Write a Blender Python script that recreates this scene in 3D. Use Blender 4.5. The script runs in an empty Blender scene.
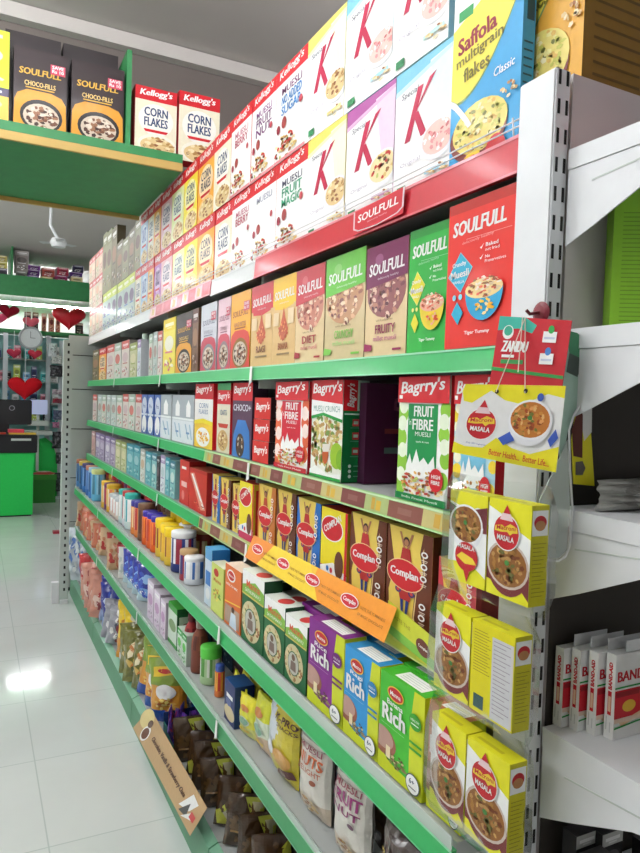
import bpy, bmesh, math, random
from mathutils import Vector, Matrix
import numpy as np
C = bpy.context.scene.collection
R0 = random.Random(7)

# ------------------------------------------------------------------ camera
F, YAW, PIT, ROL, EYE = 681.13, .470404, -.036168, .03259, 1.7
cy, sy = math.cos(YAW), math.sin(YAW)
FW = Vector((sy*math.cos(PIT), cy*math.cos(PIT), math.sin(PIT)))
_r = Vector((cy, -sy, 0)); _u = _r.cross(FW)
RT = _r*math.cos(ROL)+_u*math.sin(ROL)
UP = -_r*math.sin(ROL)+_u*math.cos(ROL)
cam = bpy.data.objects.new('camera', bpy.data.cameras.new('camera')); C.objects.link(cam)
m3 = Matrix((RT, UP, -FW)).transposed()
cam.matrix_world = Matrix.Translation((0, 0, EYE)) @ m3.to_4x4()
cam.data.sensor_fit = 'HORIZONTAL'; cam.data.sensor_width = 36; cam.data.lens = F*36/640
cam.data.clip_start = .02
bpy.context.scene.camera = cam

def ray(x, y): return FW+RT*((x-320)/F)-UP*((y-426.5)/F)
def atY(x, y, Y): d = ray(x, y); t = Y/d.y; return (d.x*t, EYE+d.z*t)
def atX(x, y, X): d = ray(x, y); t = X/d.x; return (d.y*t, EYE+d.z*t)
def along(px, X, z):           # distance along the shelf of an edge seen at px
    n = RT*F-FW*(px-320)       # q.n = 0
    return -(X*n.x+(z-EYE)*n.z)/n.y

# ------------------------------------------------------------------ materials
def lin(c): 
    return tuple(((v/255)/12.92 if v/255 <= .04045 else ((v/255+.055)/1.055)**2.4) for v in c)
MATS = {}
def mat_print(name, rough=.38, coat=.25, bump=0, spec=.5, bscale=30, trans=0, metal=0):
    m = bpy.data.materials.new(name); m.use_nodes = True; nt = m.node_tree; b = nt.nodes['Principled BSDF']
    a = nt.nodes.new('ShaderNodeAttribute'); a.attribute_name = 'Col'
    n = nt.nodes.new('ShaderNodeTexNoise'); n.inputs['Scale'].default_value = 60; n.inputs['Detail'].default_value = 3
    mr = nt.nodes.new('ShaderNodeMapRange'); mr.inputs['To Min'].default_value = .9; mr.inputs['To Max'].default_value = 1.05
    mx = nt.nodes.new('ShaderNodeMix'); mx.data_type = 'RGBA'; mx.blend_type = 'MULTIPLY'; mx.inputs[0].default_value = 1
    tc = nt.nodes.new('ShaderNodeTexCoord')
    nt.links.new(tc.outputs['Object'], n.inputs['Vector'])
    nt.links.new(n.outputs['Fac'], mr.inputs['Value']); nt.links.new(a.outputs['Color'], mx.inputs[6]); nt.links.new(mr.outputs['Result'], mx.inputs[7])
    nt.links.new(mx.outputs[2], b.inputs['Base Color'])
    b.inputs['Roughness'].default_value = rough; b.inputs['Coat Weight'].default_value = coat; b.inputs['Coat Roughness'].default_value = .12
    b.inputs['Specular IOR Level'].default_value = spec; b.inputs['Metallic'].default_value = metal
    if bump:
        n2 = nt.nodes.new('ShaderNodeTexNoise'); n2.inputs['Scale'].default_value = bscale; n2.inputs['Detail'].default_value = 4
        nt.links.new(tc.outputs['Object'], n2.inputs['Vector'])
        bp = nt.nodes.new('ShaderNodeBump'); bp.inputs['Strength'].default_value = bump; bp.inputs['Distance'].default_value = .01
        nt.links.new(n2.outputs['Fac'], bp.inputs['Height']); nt.links.new(bp.outputs['Normal'], b.inputs['Normal'])
    MATS[name] = m; return m
mat_print('printed_card', .48, .06, 0, .35); mat_print('foil_wrapper', .28, .5, .5, .6, 22); mat_print('moulded_plastic', .42, .1, 0, .4)
mat_print('painted_steel', .42, .1, .05, .5, 90); mat_print('plush_fabric', .9, 0, .8, .2, 120); mat_print('paper_label', .55, .05)

def mat(name, col, rough=.5, metal=0, noise=0, nscale=8, bump=0, emit=0, alpha=1, trans=0, spec=.5, coat=0):
    if name in MATS: return MATS[name]
    m = bpy.data.materials.new(name); m.use_nodes = True; nt = m.node_tree; b = nt.nodes['Principled BSDF']
    c = lin(col)+(1,)
    b.inputs['Base Color'].default_value = c; b.inputs['Roughness'].default_value = rough; b.inputs['Metallic'].default_value = metal
    b.inputs['Specular IOR Level'].default_value = spec; b.inputs['Coat Weight'].default_value = coat
    b.inputs['Transmission Weight'].default_value = trans; b.inputs['Alpha'].default_value = alpha
    tc = nt.nodes.new('ShaderNodeTexCoord'); n = nt.nodes.new('ShaderNodeTexNoise'); n.inputs['Scale'].default_value = nscale; n.inputs['Detail'].default_value = 5
    nt.links.new(tc.outputs['Object'], n.inputs['Vector'])
    if noise:
        r = nt.nodes.new('ShaderNodeMapRange'); r.inputs['From Min'].default_value = .3; r.inputs['From Max'].default_value = .7
        r.inputs['To Min'].default_value = 1-noise; r.inputs['To Max'].default_value = 1
        x = nt.nodes.new('ShaderNodeMix'); x.data_type = 'RGBA'; x.blend_type = 'MULTIPLY'; x.inputs[0].default_value = 1; x.inputs[6].default_value = c
        nt.links.new(n.outputs['Fac'], r.inputs['Value']); nt.links.new(r.outputs['Result'], x.inputs[7]); nt.links.new(x.outputs[2], b.inputs['Base Color'])
    if bump:
        bp = nt.nodes.new('ShaderNodeBump'); bp.inputs['Strength'].default_value = bump; bp.inputs['Distance'].default_value = .01
        nt.links.new(n.outputs['Fac'], bp.inputs['Height']); nt.links.new(bp.outputs['Normal'], b.inputs['Normal'])
    if emit:
        b.inputs['Emission Color'].default_value = c; b.inputs['Emission Strength'].default_value = emit
    MATS[name] = m; return m
M_CEIL = mat('ceiling_paint', (205, 198, 193), .8, noise=.05, nscale=2)
M_WALL = mat('wall_paint', (214, 212, 210), .8, noise=.05, nscale=3)
M_GREEN = mat('green_laminate', (44, 130, 72), .5, noise=.15, nscale=14)
M_OCHRE = mat('ochre_edging', (196, 164, 92), .55, noise=.1)
M_STEEL = mat('white_powder_coat', (226, 228, 230), .4, noise=.04, nscale=20)
M_TRAY = mat('grey_shelf_steel', (168, 172, 170), .45, noise=.06, nscale=10)
M_PANEL = mat('grey_steel_panel', (196, 204, 198), .5, noise=.06, nscale=6)
M_DARK = mat('dark_slot', (22, 22, 22), .8)
M_FILM = mat('clear_film', (240, 244, 245), .08, alpha=.16, bump=1.0, nscale=35, spec=1)
def film():
    m = M_FILM; nt = m.node_tree; o = nt.nodes['Material Output']; t = nt.nodes.new('ShaderNodeBsdfTransparent'); g = nt.nodes.new('ShaderNodeBsdfGlossy'); x = nt.nodes.new('ShaderNodeMixShader')
    t.inputs[0].default_value = (.97, .98, .975, 1); g.inputs['Roughness'].default_value = .09; f = nt.nodes.new('ShaderNodeFresnel'); f.inputs[0].default_value = 1.1
    n = nt.nodes.new('ShaderNodeTexNoise'); n.inputs['Scale'].default_value = 16; n.inputs['Detail'].default_value = 1; b = nt.nodes.new('ShaderNodeBump'); b.inputs['Strength'].default_value = .5; b.inputs['Distance'].default_value = .008
    tc = nt.nodes.new('ShaderNodeTexCoord'); nt.links.new(tc.outputs['Object'], n.inputs['Vector']); nt.links.new(n.outputs['Fac'], b.inputs['Height']); nt.links.new(b.outputs[0], g.inputs['Normal']); nt.links.new(b.outputs[0], f.inputs['Normal'])
    mu = nt.nodes.new('ShaderNodeMath'); mu.operation = 'MULTIPLY'; mu.inputs[1].default_value = .5; nt.links.new(f.outputs[0], mu.inputs[0]); nt.links.new(mu.outputs[0], x.inputs[0]); nt.links.new(t.outputs[0], x.inputs[1]); nt.links.new(g.outputs[0], x.inputs[2]); nt.links.new(x.outputs[0], o.inputs[0])
film()
M_CLEAR = mat('clear_acrylic', (225, 235, 228), .15, alpha=.45)
M_TUBE = mat('lit_tube', (250, 252, 255), .5, emit=150)

# ------------------------------------------------------------------ object helpers
def tag(o, label=None, cat=None, group=None, kind=None):
    if label: o['label'] = label
    if cat: o['category'] = cat
    if group: o['group'] = group
    if kind: o['kind'] = kind
    return o
def empty(name, loc, rz=0):
    o = bpy.data.objects.new(name, None); o.empty_display_size = .05; C.objects.link(o); o.location = loc; o.rotation_euler = (0, 0, rz); return o

_tc = {}
def text_tris(s, bold=.0):
    k = (s, bold)
    if k in _tc: return _tc[k]
    cu = bpy.data.curves.new('t', 'FONT'); cu.body = s; cu.resolution_u = 2; cu.offset = bold; cu.size = 1
    o = bpy.data.objects.new('t', cu); C.objects.link(o)
    dg = bpy.context.evaluated_depsgraph_get(); me = o.evaluated_get(dg).to_mesh()
    v = [(p.co.x, p.co.y) for p in me.vertices]; f = [tuple(p.vertices) for p in me.polygons]
    o.evaluated_get(dg).to_mesh_clear(); bpy.data.objects.remove(o); bpy.data.curves.remove(cu)
    if v:
        x0 = min(p[0] for p in v); x1 = max(p[0] for p in v); y0 = min(p[1] for p in v); y1 = max(p[1] for p in v)
        v = [((p[0]-x0)/(x1-x0+1e-6), (p[1]-y0)/(y1-y0+1e-6)) for p in v]
    _tc[k] = (v, f); return _tc[k]

EPS = .00018
class P:
    """Collects coloured faces; draws flat print on the faces of a pack."""
    def __init__(s, w=.1, d=.05, h=.2):
        s.v = []; s.f = []; s.c = []; s.w, s.d, s.h = w, d, h; s.fr = 'front'; s.L = 1; s.map = None; s.smooth = False
    def tr(s, u, v, L):
        e = EPS*L
        if s.map: return s.map(u, v, e)
        w, d, h = s.w, s.d, s.h; u = min(1, max(0, u)); v = min(1, max(0, v))
        if s.fr == 'front': return (-w/2+u*w, -e, v*h)
        if s.fr == 'side': return (w/2+e, u*d, v*h)
        if s.fr == 'left': return (-w/2-e, d-u*d, v*h)
        if s.fr == 'top': return (-w/2+u*w, v*d, h+e)
    def on(s, fr): s.fr = fr; s.L = 1; return s
    def fw(s): return {'front': s.w, 'side': s.d, 'left': s.d, 'top': s.w}[s.fr]
    def fh(s): return s.d if s.fr == 'top' else s.h
    def face(s, pts, c):
        n = len(s.v); s.v += pts; s.f.append(tuple(range(n, n+len(pts)))); s.c.append(lin(c))
    def poly(s, pts, c, keep=False):
        if getattr(s, 'sub', 0):
            cu = sum(q[0] for q in pts)/len(pts); cv = sum(q[1] for q in pts)/len(pts)
            def tri(a, b, d, k):
                if k == 0: s.face([s.tr(*a, s.L), s.tr(*b, s.L), s.tr(*d, s.L)], c); return
                ab, bd, da = [((x[0]+y[0])/2, (x[1]+y[1])/2) for x, y in ((a, b), (b, d), (d, a))]
                for t in ((a, ab, da), (ab, b, bd), (da, bd, d), (ab, bd, da)): tri(*t, k-1)
            ext = max(max(q[0] for q in pts)-min(q[0] for q in pts), max(q[1] for q in pts)-min(q[1] for q in pts)); k = 2 if ext > .4 else (1 if ext > .15 else 0)
            for i in range(len(pts)): tri((cu, cv), pts[i], pts[(i+1) % len(pts)], k)
        else: s.face([s.tr(u, v, s.L) for u, v in pts], c)
        if not keep: s.L += 1
        return s
    def rect(s, a, b, c2, d, c, keep=False): return s.poly([(a, b), (c2, b), (c2, d), (a, d)], c, keep)
    def ell(s, cu, cv, ru, c, rv=None, n=22, a0=0, a1=2*math.pi, keep=False):
        if rv is None: rv = ru*s.fw()/s.fh()
        full = abs(a1-a0-2*math.pi) < 1e-6; k = n if full else n+1
        return s.poly([(cu+ru*math.cos(a0+(a1-a0)*i/n), cv+rv*math.sin(a0+(a1-a0)*i/n)) for i in range(k)], c, keep)
    def text(s, t, a, b, c2, d, c, sh=0, ang=0, bold=.02, keep=False):
        if bold > .015 and not keep:
            k = (d-b)*s.fh()*min(bold, .06)*.8/s.fw()
            s.text(t, a-k, b, c2-k, d, c, sh, ang, .01, True); s.text(t, a, b, c2, d, c, sh, ang, .01, True); s.L += 1
            a += k; c2 += k; bold = .01
        v, f = text_tris(t, bold); n = len(s.v); fw, fh = s.fw(), s.fh()
        W = (c2-a)*fw; H = (d-b)*fh; ca, sa = math.cos(ang), math.sin(ang)
        for x, y in v:
            X = x*W+sh*y*H; Y = y*H; s.v.append(s.tr(a+(X*ca-Y*sa)/fw, b+(X*sa+Y*ca)/fh, s.L))
        l = lin(c)
        for q in f: s.f.append(tuple(i+n for i in q)); s.c.append(l)
        if not keep: s.L += 1
        return s
    def food(s, cu, cv, ru, cols, n=30, size=.16, rv=None, seed=1, a0=0, a1=2*math.pi):
        r = random.Random(seed); 
        if rv is None: rv = ru*s.fw()/s.fh()
        L0 = s.L
        for i in range(n):
            a = r.uniform(a0, a1); q = math.sqrt(r.random())*(1-size*.8); x = cu+ru*q*math.cos(a); y = cv+rv*q*math.sin(a); z = r.uniform(0, 6.28)
            su, sv = ru*size*r.uniform(.6, 1.2), rv*size*r.uniform(.45, .8); s.L = L0+(i % 5)
            s.poly([(x+su*math.cos(t*1.2566)*math.cos(z)-su*math.sin(t*1.2566)*math.sin(z)*.6, y+sv*math.cos(t*1.2566)*math.sin(z)*1.3+sv*math.sin(t*1.2566)*math.cos(z)) for t in range(5)], r.choice(cols), True)
        s.L = L0+5; return s
    def box(s, front, side=None, top=None):
        w, d, h = s.w, s.d, s.h; side = side or front; top = top or front; x = w/2
        s.face([(-x, 0, 0), (x, 0, 0), (x, 0, h), (-x, 0, h)], front)
        s.face([(x, 0, 0), (x, d, 0), (x, d, h), (x, 0, h)], side)
        s.face([(-x, d, 0), (-x, 0, 0), (-x, 0, h), (-x, d, h)], side)
        s.face([(x, d, 0), (-x, d, 0), (-x, d, h), (x, d, h)], front)
        s.face([(-x, 0, h), (x, 0, h), (x, d, h), (-x, d, h)], top)
        s.face([(-x, 0, 0), (-x, d, 0), (x, d, 0), (x, 0, 0)], side)
        return s
    def bx(s, x0, x1, y0, y1, z0, z1, c):
        q = [(x0, y0, z0), (x1, y0, z0), (x1, y1, z0), (x0, y1, z0), (x0, y0, z1), (x1, y0, z1), (x1, y1, z1), (x0, y1, z1)]
        for f in ((0, 1, 5, 4), (1, 2, 6, 5), (2, 3, 7, 6), (3, 0, 4, 7), (4, 5, 6, 7), (3, 2, 1, 0)): s.face([q[i] for i in f], c)
        return s
    def lathe(s, prof, cols, n=20, cx=0, cy=0, z0=0):
        for i in range(len(prof)-1):
            (r0, a), (r1, b) = prof[i], prof[i+1]
            for k in range(n):
                t0, t1 = 2*math.pi*k/n, 2*math.pi*(k+1)/n
                c = cols[i] if isinstance(cols, list) else cols
                if callable(c): c = c((t0+t1)/2)
                p = [(cx+r0*math.cos(t0), cy+r0*math.sin(t0), z0+a), (cx+r0*math.cos(t1), cy+r0*math.sin(t1), z0+a), (cx+r1*math.cos(t1), cy+r1*math.sin(t1), z0+b), (cx+r1*math.cos(t0), cy+r1*math.sin(t0), z0+b)]
                if r0 < 1e-5: p = p[1:]
                elif r1 < 1e-5: p = p[:3]
                s.face(p, c)
        return s
    def mesh(s, name):
        me = bpy.data.meshes.new(name); me.from_pydata(s.v, [], s.f)
        at = me.color_attributes.new('Col', 'FLOAT_COLOR', 'CORNER')
        arr = np.empty((len(me.loops), 4), dtype=np.float32); k = 0
        for f, c in zip(s.f, s.c): arr[k:k+len(f), :3] = c; k += len(f)
        arr[:, 3] = 1; at.data.foreach_set('color', arr.ravel())
        if s.smooth: me.polygons.foreach_set('use_smooth', [True]*len(me.polygons))
        me.update(); return me
    def obj(s, name, m='printed_card', parent=None, loc=None, weld=False):
        me = s.mesh(name)
        if weld:
            bm = bmesh.new(); bm.from_mesh(me); bmesh.ops.remove_doubles(bm, verts=bm.verts, dist=1e-5); bm.to_mesh(me); bm.free()
        me.materials.append(MATS[m] if isinstance(m, str) else m)
        o = bpy.data.objects.new(name, me); C.objects.link(o)
        if parent: o.parent = parent
        if loc: o.location = loc
        return o

def solid(name, parts, m, parent=None, bev=0, loc=(0, 0, 0)):
    """parts: boxes (x0,x1,y0,y1,z0,z1) joined in one mesh"""
    bm = bmesh.new()
    for b in parts:
        x0, x1, y0, y1, z0, z1 = b
        r = bmesh.ops.create_cube(bm, size=1)
        for v in r['verts']: v.co = Vector(((x0+x1)/2+v.co.x*(x1-x0), (y0+y1)/2+v.co.y*(y1-y0), (z0+z1)/2+v.co.z*(z1-z0)))
    if bev: bmesh.ops.bevel(bm, geom=bm.edges[:], offset=bev, segments=2, affect='EDGES')
    me = bpy.data.meshes.new(name); bm.to_mesh(me); bm.free(); me.materials.append(m)
    o = bpy.data.objects.new(name, me); C.objects.link(o); o.location = loc
    if parent: o.parent = parent
    return o
def tube(name, pts, r, m, parent=None, res=6):
    cu = bpy.data.curves.new(name, 'CURVE'); cu.dimensions = '3D'; cu.bevel_depth = r; cu.bevel_resolution = 2
    sp = cu.splines.new('POLY'); sp.points.add(len(pts)-1)
    for p, q in zip(sp.points, pts): p.co = (*q, 1)
    cu.use_fill_caps = True
    o = bpy.data.objects.new(name, cu); C.objects.link(o)
    dg = bpy.context.evaluated_depsgraph_get(); me = bpy.data.meshes.new_from_object(o.evaluated_get(dg)); bpy.data.objects.remove(o)
    me.materials.append(m); o = bpy.data.objects.new(name, me); C.objects.link(o)
    if parent: o.parent = parent
    return o

# ------------------------------------------------------------------ pack artwork
W = (246, 246, 244); RED = (206, 28, 40); GR = (30, 150, 62)
OATS = [(206, 170, 110), (226, 198, 142), (180, 134, 78), (240, 222, 180), (150, 96, 56)]
CHOC = [(110, 66, 44), (84, 46, 30), (150, 104, 76), (226, 212, 196), (60, 34, 24)]
MASA = [(206, 140, 60), (190, 130, 60), (170, 80, 36), (226, 180, 110), (120, 120, 50), (140, 66, 30), (226, 160, 90)]
MASD = [(170, 120, 56), (140, 92, 44), (206, 160, 90), (110, 104, 50), (120, 64, 34), (186, 140, 80)]
MUES = [(222, 190, 120), (240, 222, 170), (170, 110, 60), (196, 60, 50), (90, 60, 40), (190, 200, 110)]
def lite(c, t=.5): return tuple(int(a+(255-a)*t) for a in c)
def dk(c, t=.7): return tuple(int(a*t) for a in c)
def kell(body, lines, tc, food=OATS, side=None):
    def f(p):
        p.box(body, side or RED, RED); p.on('front')
        p.rect(0, .8, 1, 1, RED).text("Kellogg's", .1, .84, .86, .96, W, .25, .05, .04)
        p.ell(.5, .52, .42, lite(body, .6), .24)
        n = len(lines); hh = .3/n
        for i, t in enumerate(lines): p.text(t, .22, .7-hh*(i+1)+.02, .78, .7-hh*i, tc, 0, 0, .03)
        p.poly([(.2, .37), (.8, .37), (.75, .33), (.25, .33)], RED)
        p.ell(.55, .14, .48, lite(body, .35), .17).ell(.55, .13, .42, food[1], .13).food(.55, .14, .42, food, 34, .2, .14)
        p.on('side').rect(0, .8, 1, 1, RED).text("Kellogg's", .15, .85, .85, .93, W, .2, 0, .03)
        for i in range(7): p.rect(.15, .68-.08*i, .8, .70-.08*i, (200, 190, 180), True)
    return f
def muesli(lines, cols, food=MUES):
    def f(p):
        p.box(W, lite(RED, .1), RED); p.on('front').rect(0, .84, 1, 1, RED).text("Kellogg's", .1, .865, .86, .97, W, .25, .05, .04)
        y = .78
        for t, c, hh in zip(lines, cols, [.09, .11, .11, .11]): p.text(t, .2, y-hh+.015, .84, y, c, 0, 0, .03); y -= hh
        p.ell(.3, .4, .08, (160, 60, 60)).food(.35, .14, .42, food, 46, .16, .15)
        p.ell(.12, .36, .06, (150, 40, 60)).ell(.84, .5, .05, (190, 70, 80)).rect(0, 0, 1, .03, lite(RED, .5))
    return f
def specialk(tint, food, t2=None):
    def f(p):
        p.box(W, lite(tint, .4), lite(tint, .2)); p.on('front')
        p.poly([(0, .86), (1, .96), (1, 1), (0, 1)], tint).poly([(.62, .94), (1, .96), (1, .3), (.8, .3)], lite(tint, .72))
        p.poly([(.0, .86), (.0, .82), (1, .93), (1, .96)], lite(tint, .55))
        p.text('Special', .12, .76, .42, .82, (90, 90, 110), .1, .0, .0)
        K = (186, 24, 70)
        p.poly([(.2, .42), (.3, .42), (.52, .8), (.42, .8)], K).poly([(.33, .56), (.4, .62), (.74, .84), (.62, .82)], K).poly([(.36, .6), (.44, .62), (.6, .42), (.5, .41)], K)
        p.ell(.8, .33, .3, (236, 236, 240), .15).ell(.8, .34, .26, food[1], .12).food(.8, .35, .26, food, 34, .2, .12)
        p.text('Original', .14, .23, .5, .27, (180, 170, 190), .2, 0, 0).rect(.1, .03, .26, .09, (40, 130, 80)).rect(.6, .1, .95, .13, lite(tint, .3))
        p.food(.8, .1, .2, OATS, 10, .3, .05)
    return f
def saffola(base, dv=0, k=1):
    def f(p):
        p.box(base, dk(base, .62) if base[0] > 200 else base, (240, 210, 60)); p.on('front')
        pts = [(0, .36)]+[(.1+.9*t, .33-.02*math.sin(t*3.1)+.40*t**1.7) for t in [i/14 for i in range(15)]]+[(1, .86), (0, .70)]
        p.poly([(0, .70), (1, .86), (1, 1), (0, 1)], W).poly(pts, (122, 156, 96)); p.poly([(a, b+.012) for a, b in pts[:-2]]+[(1, .86), (0, .7)], (244, 226, 84))
        p.rect(.08, .73, .3, .78, (40, 150, 80))
        p.text('Saffola', .1, .565, .66, .645, (150, 26, 50), 0, .1, .05).text('multigrain', .08, .49, .76, .555, (120, 110, 40), 0, .1, .02).text('flakes', .2, .42, .58, .485, (120, 110, 40), 0, .1, .02)
        if not dv: p.text('Classic', .64, .36, .92, .40, W, .2, .05, .01)
        p.ell(.44, .15+dv, .42, dk((170, 60, 50)), .13*k).ell(.46, .175+dv, .40, (232, 214, 120), .12*k)
        p.food(.46, .175+dv, .39, [(236, 220, 120), (200, 196, 90), (246, 236, 190), (236, 226, 150), (120, 120, 50), (222, 180, 90)], 110, .12, .12*k)
        p.poly([(0, .34), (.08, .31), (.22, .24), (.3, .19), (.36, .2), (.24, .27), (.1, .34), (0, .37)], (238, 238, 236))
        p.food(.86, .27+dv, .13, OATS, 12, .3, .04).ell(.72, .03, .14, (200, 30, 40)).rect(.3, .01, .5, .06, (250, 220, 60)).food(.6, .04, .4, [(250, 200, 40), (200, 40, 30)], 8, .2, .03)
        p.on('side').rect(.3, .55, .9, .8, dk(base, .45))
        for i in range(10): p.rect(.15, .45-.035*i, .85, .458-.035*i, dk(base, .45), True)
    return f
def soul_body(top, sub, tc, food=OATS, flav='', body=(222, 196, 150)):
    def f(p):
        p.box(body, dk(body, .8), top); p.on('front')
        p.ell(.5, .58, .47, food[0], .24).food(.5, .56, .46, food, 110, .13, .25)
        p.poly([(0, .62), (1, .68), (1, 1), (0, 1)], top); p.rect(0, .68, 1, 1, top)
        p.text('SOULFULL', .08, .73, .92, .84, W, .1, .03, .05).text('deliciously healthy', .3, .68, .8, .705, lite(top, .8), 0, .03, 0)
        p.ell(.33, .87, .1, lite(top, .25), .05)
        p.text(sub, .28, .2, .76, .28, tc, 0, .0, .03).text('millet muesli', .24, .135, .8, .18, lite(tc, .3), 0, 0, .01)
        p.text(flav or 'with flax seeds', .3, .31, .7, .33, (120, 90, 60), 0, 0, 0)
        p.poly([(.0, .05), (.2, .05), (.22, .1), (.02, .12)], tc).rect(.72, .04, .92, .06, tc)
    return f
def soul_ragi(top, sub, tc, shield=True):
    def f(p):
        b = (216, 178, 118); p.box(b, dk(b, .8), top); p.on('front')
        p.rect(0, .68, 1, 1, top); p.poly([(.06, .72), (.94, .76), (.9, .66), (.5, .62), (.1, .64)], top)
        p.text('SOULFULL', .08, .74, .92, .84, W, .1, .03, .05).text('deliciously healthy', .3, .69, .7, .71, W, 0, 0, 0)
        p.poly([(.5, .66), (.56, .55), (.7, .4), (.62, .3), (.4, .28), (.28, .36), (.44, .54)], (196, 92, 60)).food(.48, .38, .24, [(196, 92, 60), (170, 70, 40), (230, 150, 90)], 24, .2, .12)
        p.rect(.06, .45, .3, .6, lite(b, .3)).rect(.7, .45, .94, .62, lite(b, .35)).text(sub, .3, .17, .72, .25, tc, 0, 0, .03).rect(.25, .11, .8, .13, dk(b))
    return f
def soul_kids(base, dia, bowl, accent):
    def f(p):
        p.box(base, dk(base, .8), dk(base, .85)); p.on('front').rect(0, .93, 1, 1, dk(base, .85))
        p.text('SOULFULL', .08, .77, .88, .87, W, .12, .02, .06).rect(.3, .735, .97, .739, lite(base, .5)).text('deliciously healthy', .24, .7, .72, .725, lite(base, .6), 0, .05, 0)
        p.poly([(.22, .66), (.42, .54), (.24, .38), (.03, .5)], lite(dia, .4)).poly([(.22, .65), (.405, .54), (.24, .39), (.045, .5)], dia)
        p.text('Crunchy', .1, .55, .32, .59, W, 0, .05, .03).text('Muesli', .08, .48, .37, .53, W, 0, .05, .05).text('VANILLA', .12, .445, .3, .465, W, 0, 0, .0)
        p.poly([(.2, .32), (.3, .24), (.22, .16), (.11, .24)], dia).ell(.15, .35, .03, lite(dia, .4)).ell(.25, .35, .03, lite(dia, .4))
        p.text('Baked', .62, .65, .8, .675, W, 0, 0, .03).text('not fried', .62, .62, .82, .64, W, 0, 0, 0).text('No', .62, .575, .69, .595, W, 0, 0, .03).text('Preservatives', .62, .545, .92, .565, W, 0, 0, 0)
        for v in (.655, .585): p.poly([(.54, v), (.56, v-.015), (.6, v+.02), (.56, v)], W)
        n = 14; p.poly([(.34+.56*(i/n), .38-.01) for i in (0, n)]+[(.62+.28*math.cos(-a), .37-.2*math.sin(a)) for a in [math.pi*i/n for i in range(n+1)]], bowl)
        p.ell(.62, .38, .28, lite(accent, .5), .065).food(.62, .39, .27, [(226, 200, 160), (200, 80, 60), (246, 232, 214), (150, 100, 60), (236, 120, 90)], 70, .15, .075)
        p.food(.64, .26, .16, [accent, lite(accent), (250, 200, 60)], 14, .28, .06).text('Tiger Tummy', .36, .08, .74, .11, W, 0, 0, .03)
    return f
def choco_pack(base, blob, tc, tline='CHOCO-FILLS'):
    def f(p):
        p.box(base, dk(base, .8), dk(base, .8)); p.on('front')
        p.text('SOULFULL', .1, .68, .88, .76, tc, .1, .02, .04).text(tline, .2, .55, .78, .61, lite(tc, .3), 0, 0, .03).rect(.22, .52, .76, .535, tc)
        p.poly([(0, 0), (1, 0), (.98, .38), (.9, .46), (.7, .5), (.25, .5), (.07, .44), (.02, .36)], blob)
        p.ell(.52, .2, .4, dk(base, .6), .2).ell(.52, .19, .34, (206, 190, 170), .16).food(.52, .18, .33, CHOC, 60, .2, .15)
        p.rect(.68, .74, .96, .86, (206, 70, 96)).text('SAVE', .71, .81, .93, .85, W, 0, 0, .03).text('Rs 10', .71, .76, .93, .8, W, 0, 0, .03)
    return f
def bag_fruit(panel, fruit, body=W, side=None):
    def f(p):
        p.box(body, side or RED, RED); p.on('front')
        for u, v in ((.08, .7), (.06, .5), (.1, .3), (.08, .12), (.92, .74), (.9, .55), (.94, .36), (.9, .2)):
            p.ell(u, v, .12 if u < .5 else .1, fruit, keep=True)
        p.L += 1
        for u, v in ((.08, .62), (.1, .4), (.08, .2), (.9, .65), (.92, .46), (.1, .76)): p.ell(u, v, .09, lite(fruit, .82), keep=True)
        p.L += 1; p.rect(.2, .2, .78, .78, panel)
        p.text('FRUIT', .32, .68, .7, .765, W, 0, 0, .05).text('FIBRE', .3, .575, .7, .66, W, 0, 0, .05).text("'n'", .22, .61, .29, .66, W, 0, 0, 0).text('MUESLI', .36, .525, .66, .56, W, 0, 0, 0).text('apple & nuts', .38, .47, .64, .49, W, 0, 0, 0)
        p.poly([(.2, .28), (.27, .38), (.32, .3), (.4, .42), (.47, .32), (.55, .36), (.64, .31), (.74, .38), (.78, .24), (.7, .2), (.2, .18)], W)
        p.food(.52, .14, .44, MUES+[(200, 120, 60), (226, 170, 80)], 90, .13, .13)
        p.ell(.8, .2, .13, (200, 28, 40), .09).text('HIGH', .72, .21, .88, .24, W, 0, 0, .03).text('FIBRE', .72, .165, .88, .195, W, 0, 0, .03)
        p.rect(0, 0, 1, .055, dk(panel, .9)).text('India Finest Muesli', .15, .018, .85, .036, W, 0, 0, 0)
        p.rect(0, .79, 1, 1, RED).text("Bagrry's", .06, .83, .9, .96, W, .2, .06, .04).rect(.03, .82, .1, .85, W)
        p.on('side').text("Bagrry's", .2, .84, .8, .92, W, .2, 0, .03).ell(.4, .8, .1, W)
    return f
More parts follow.
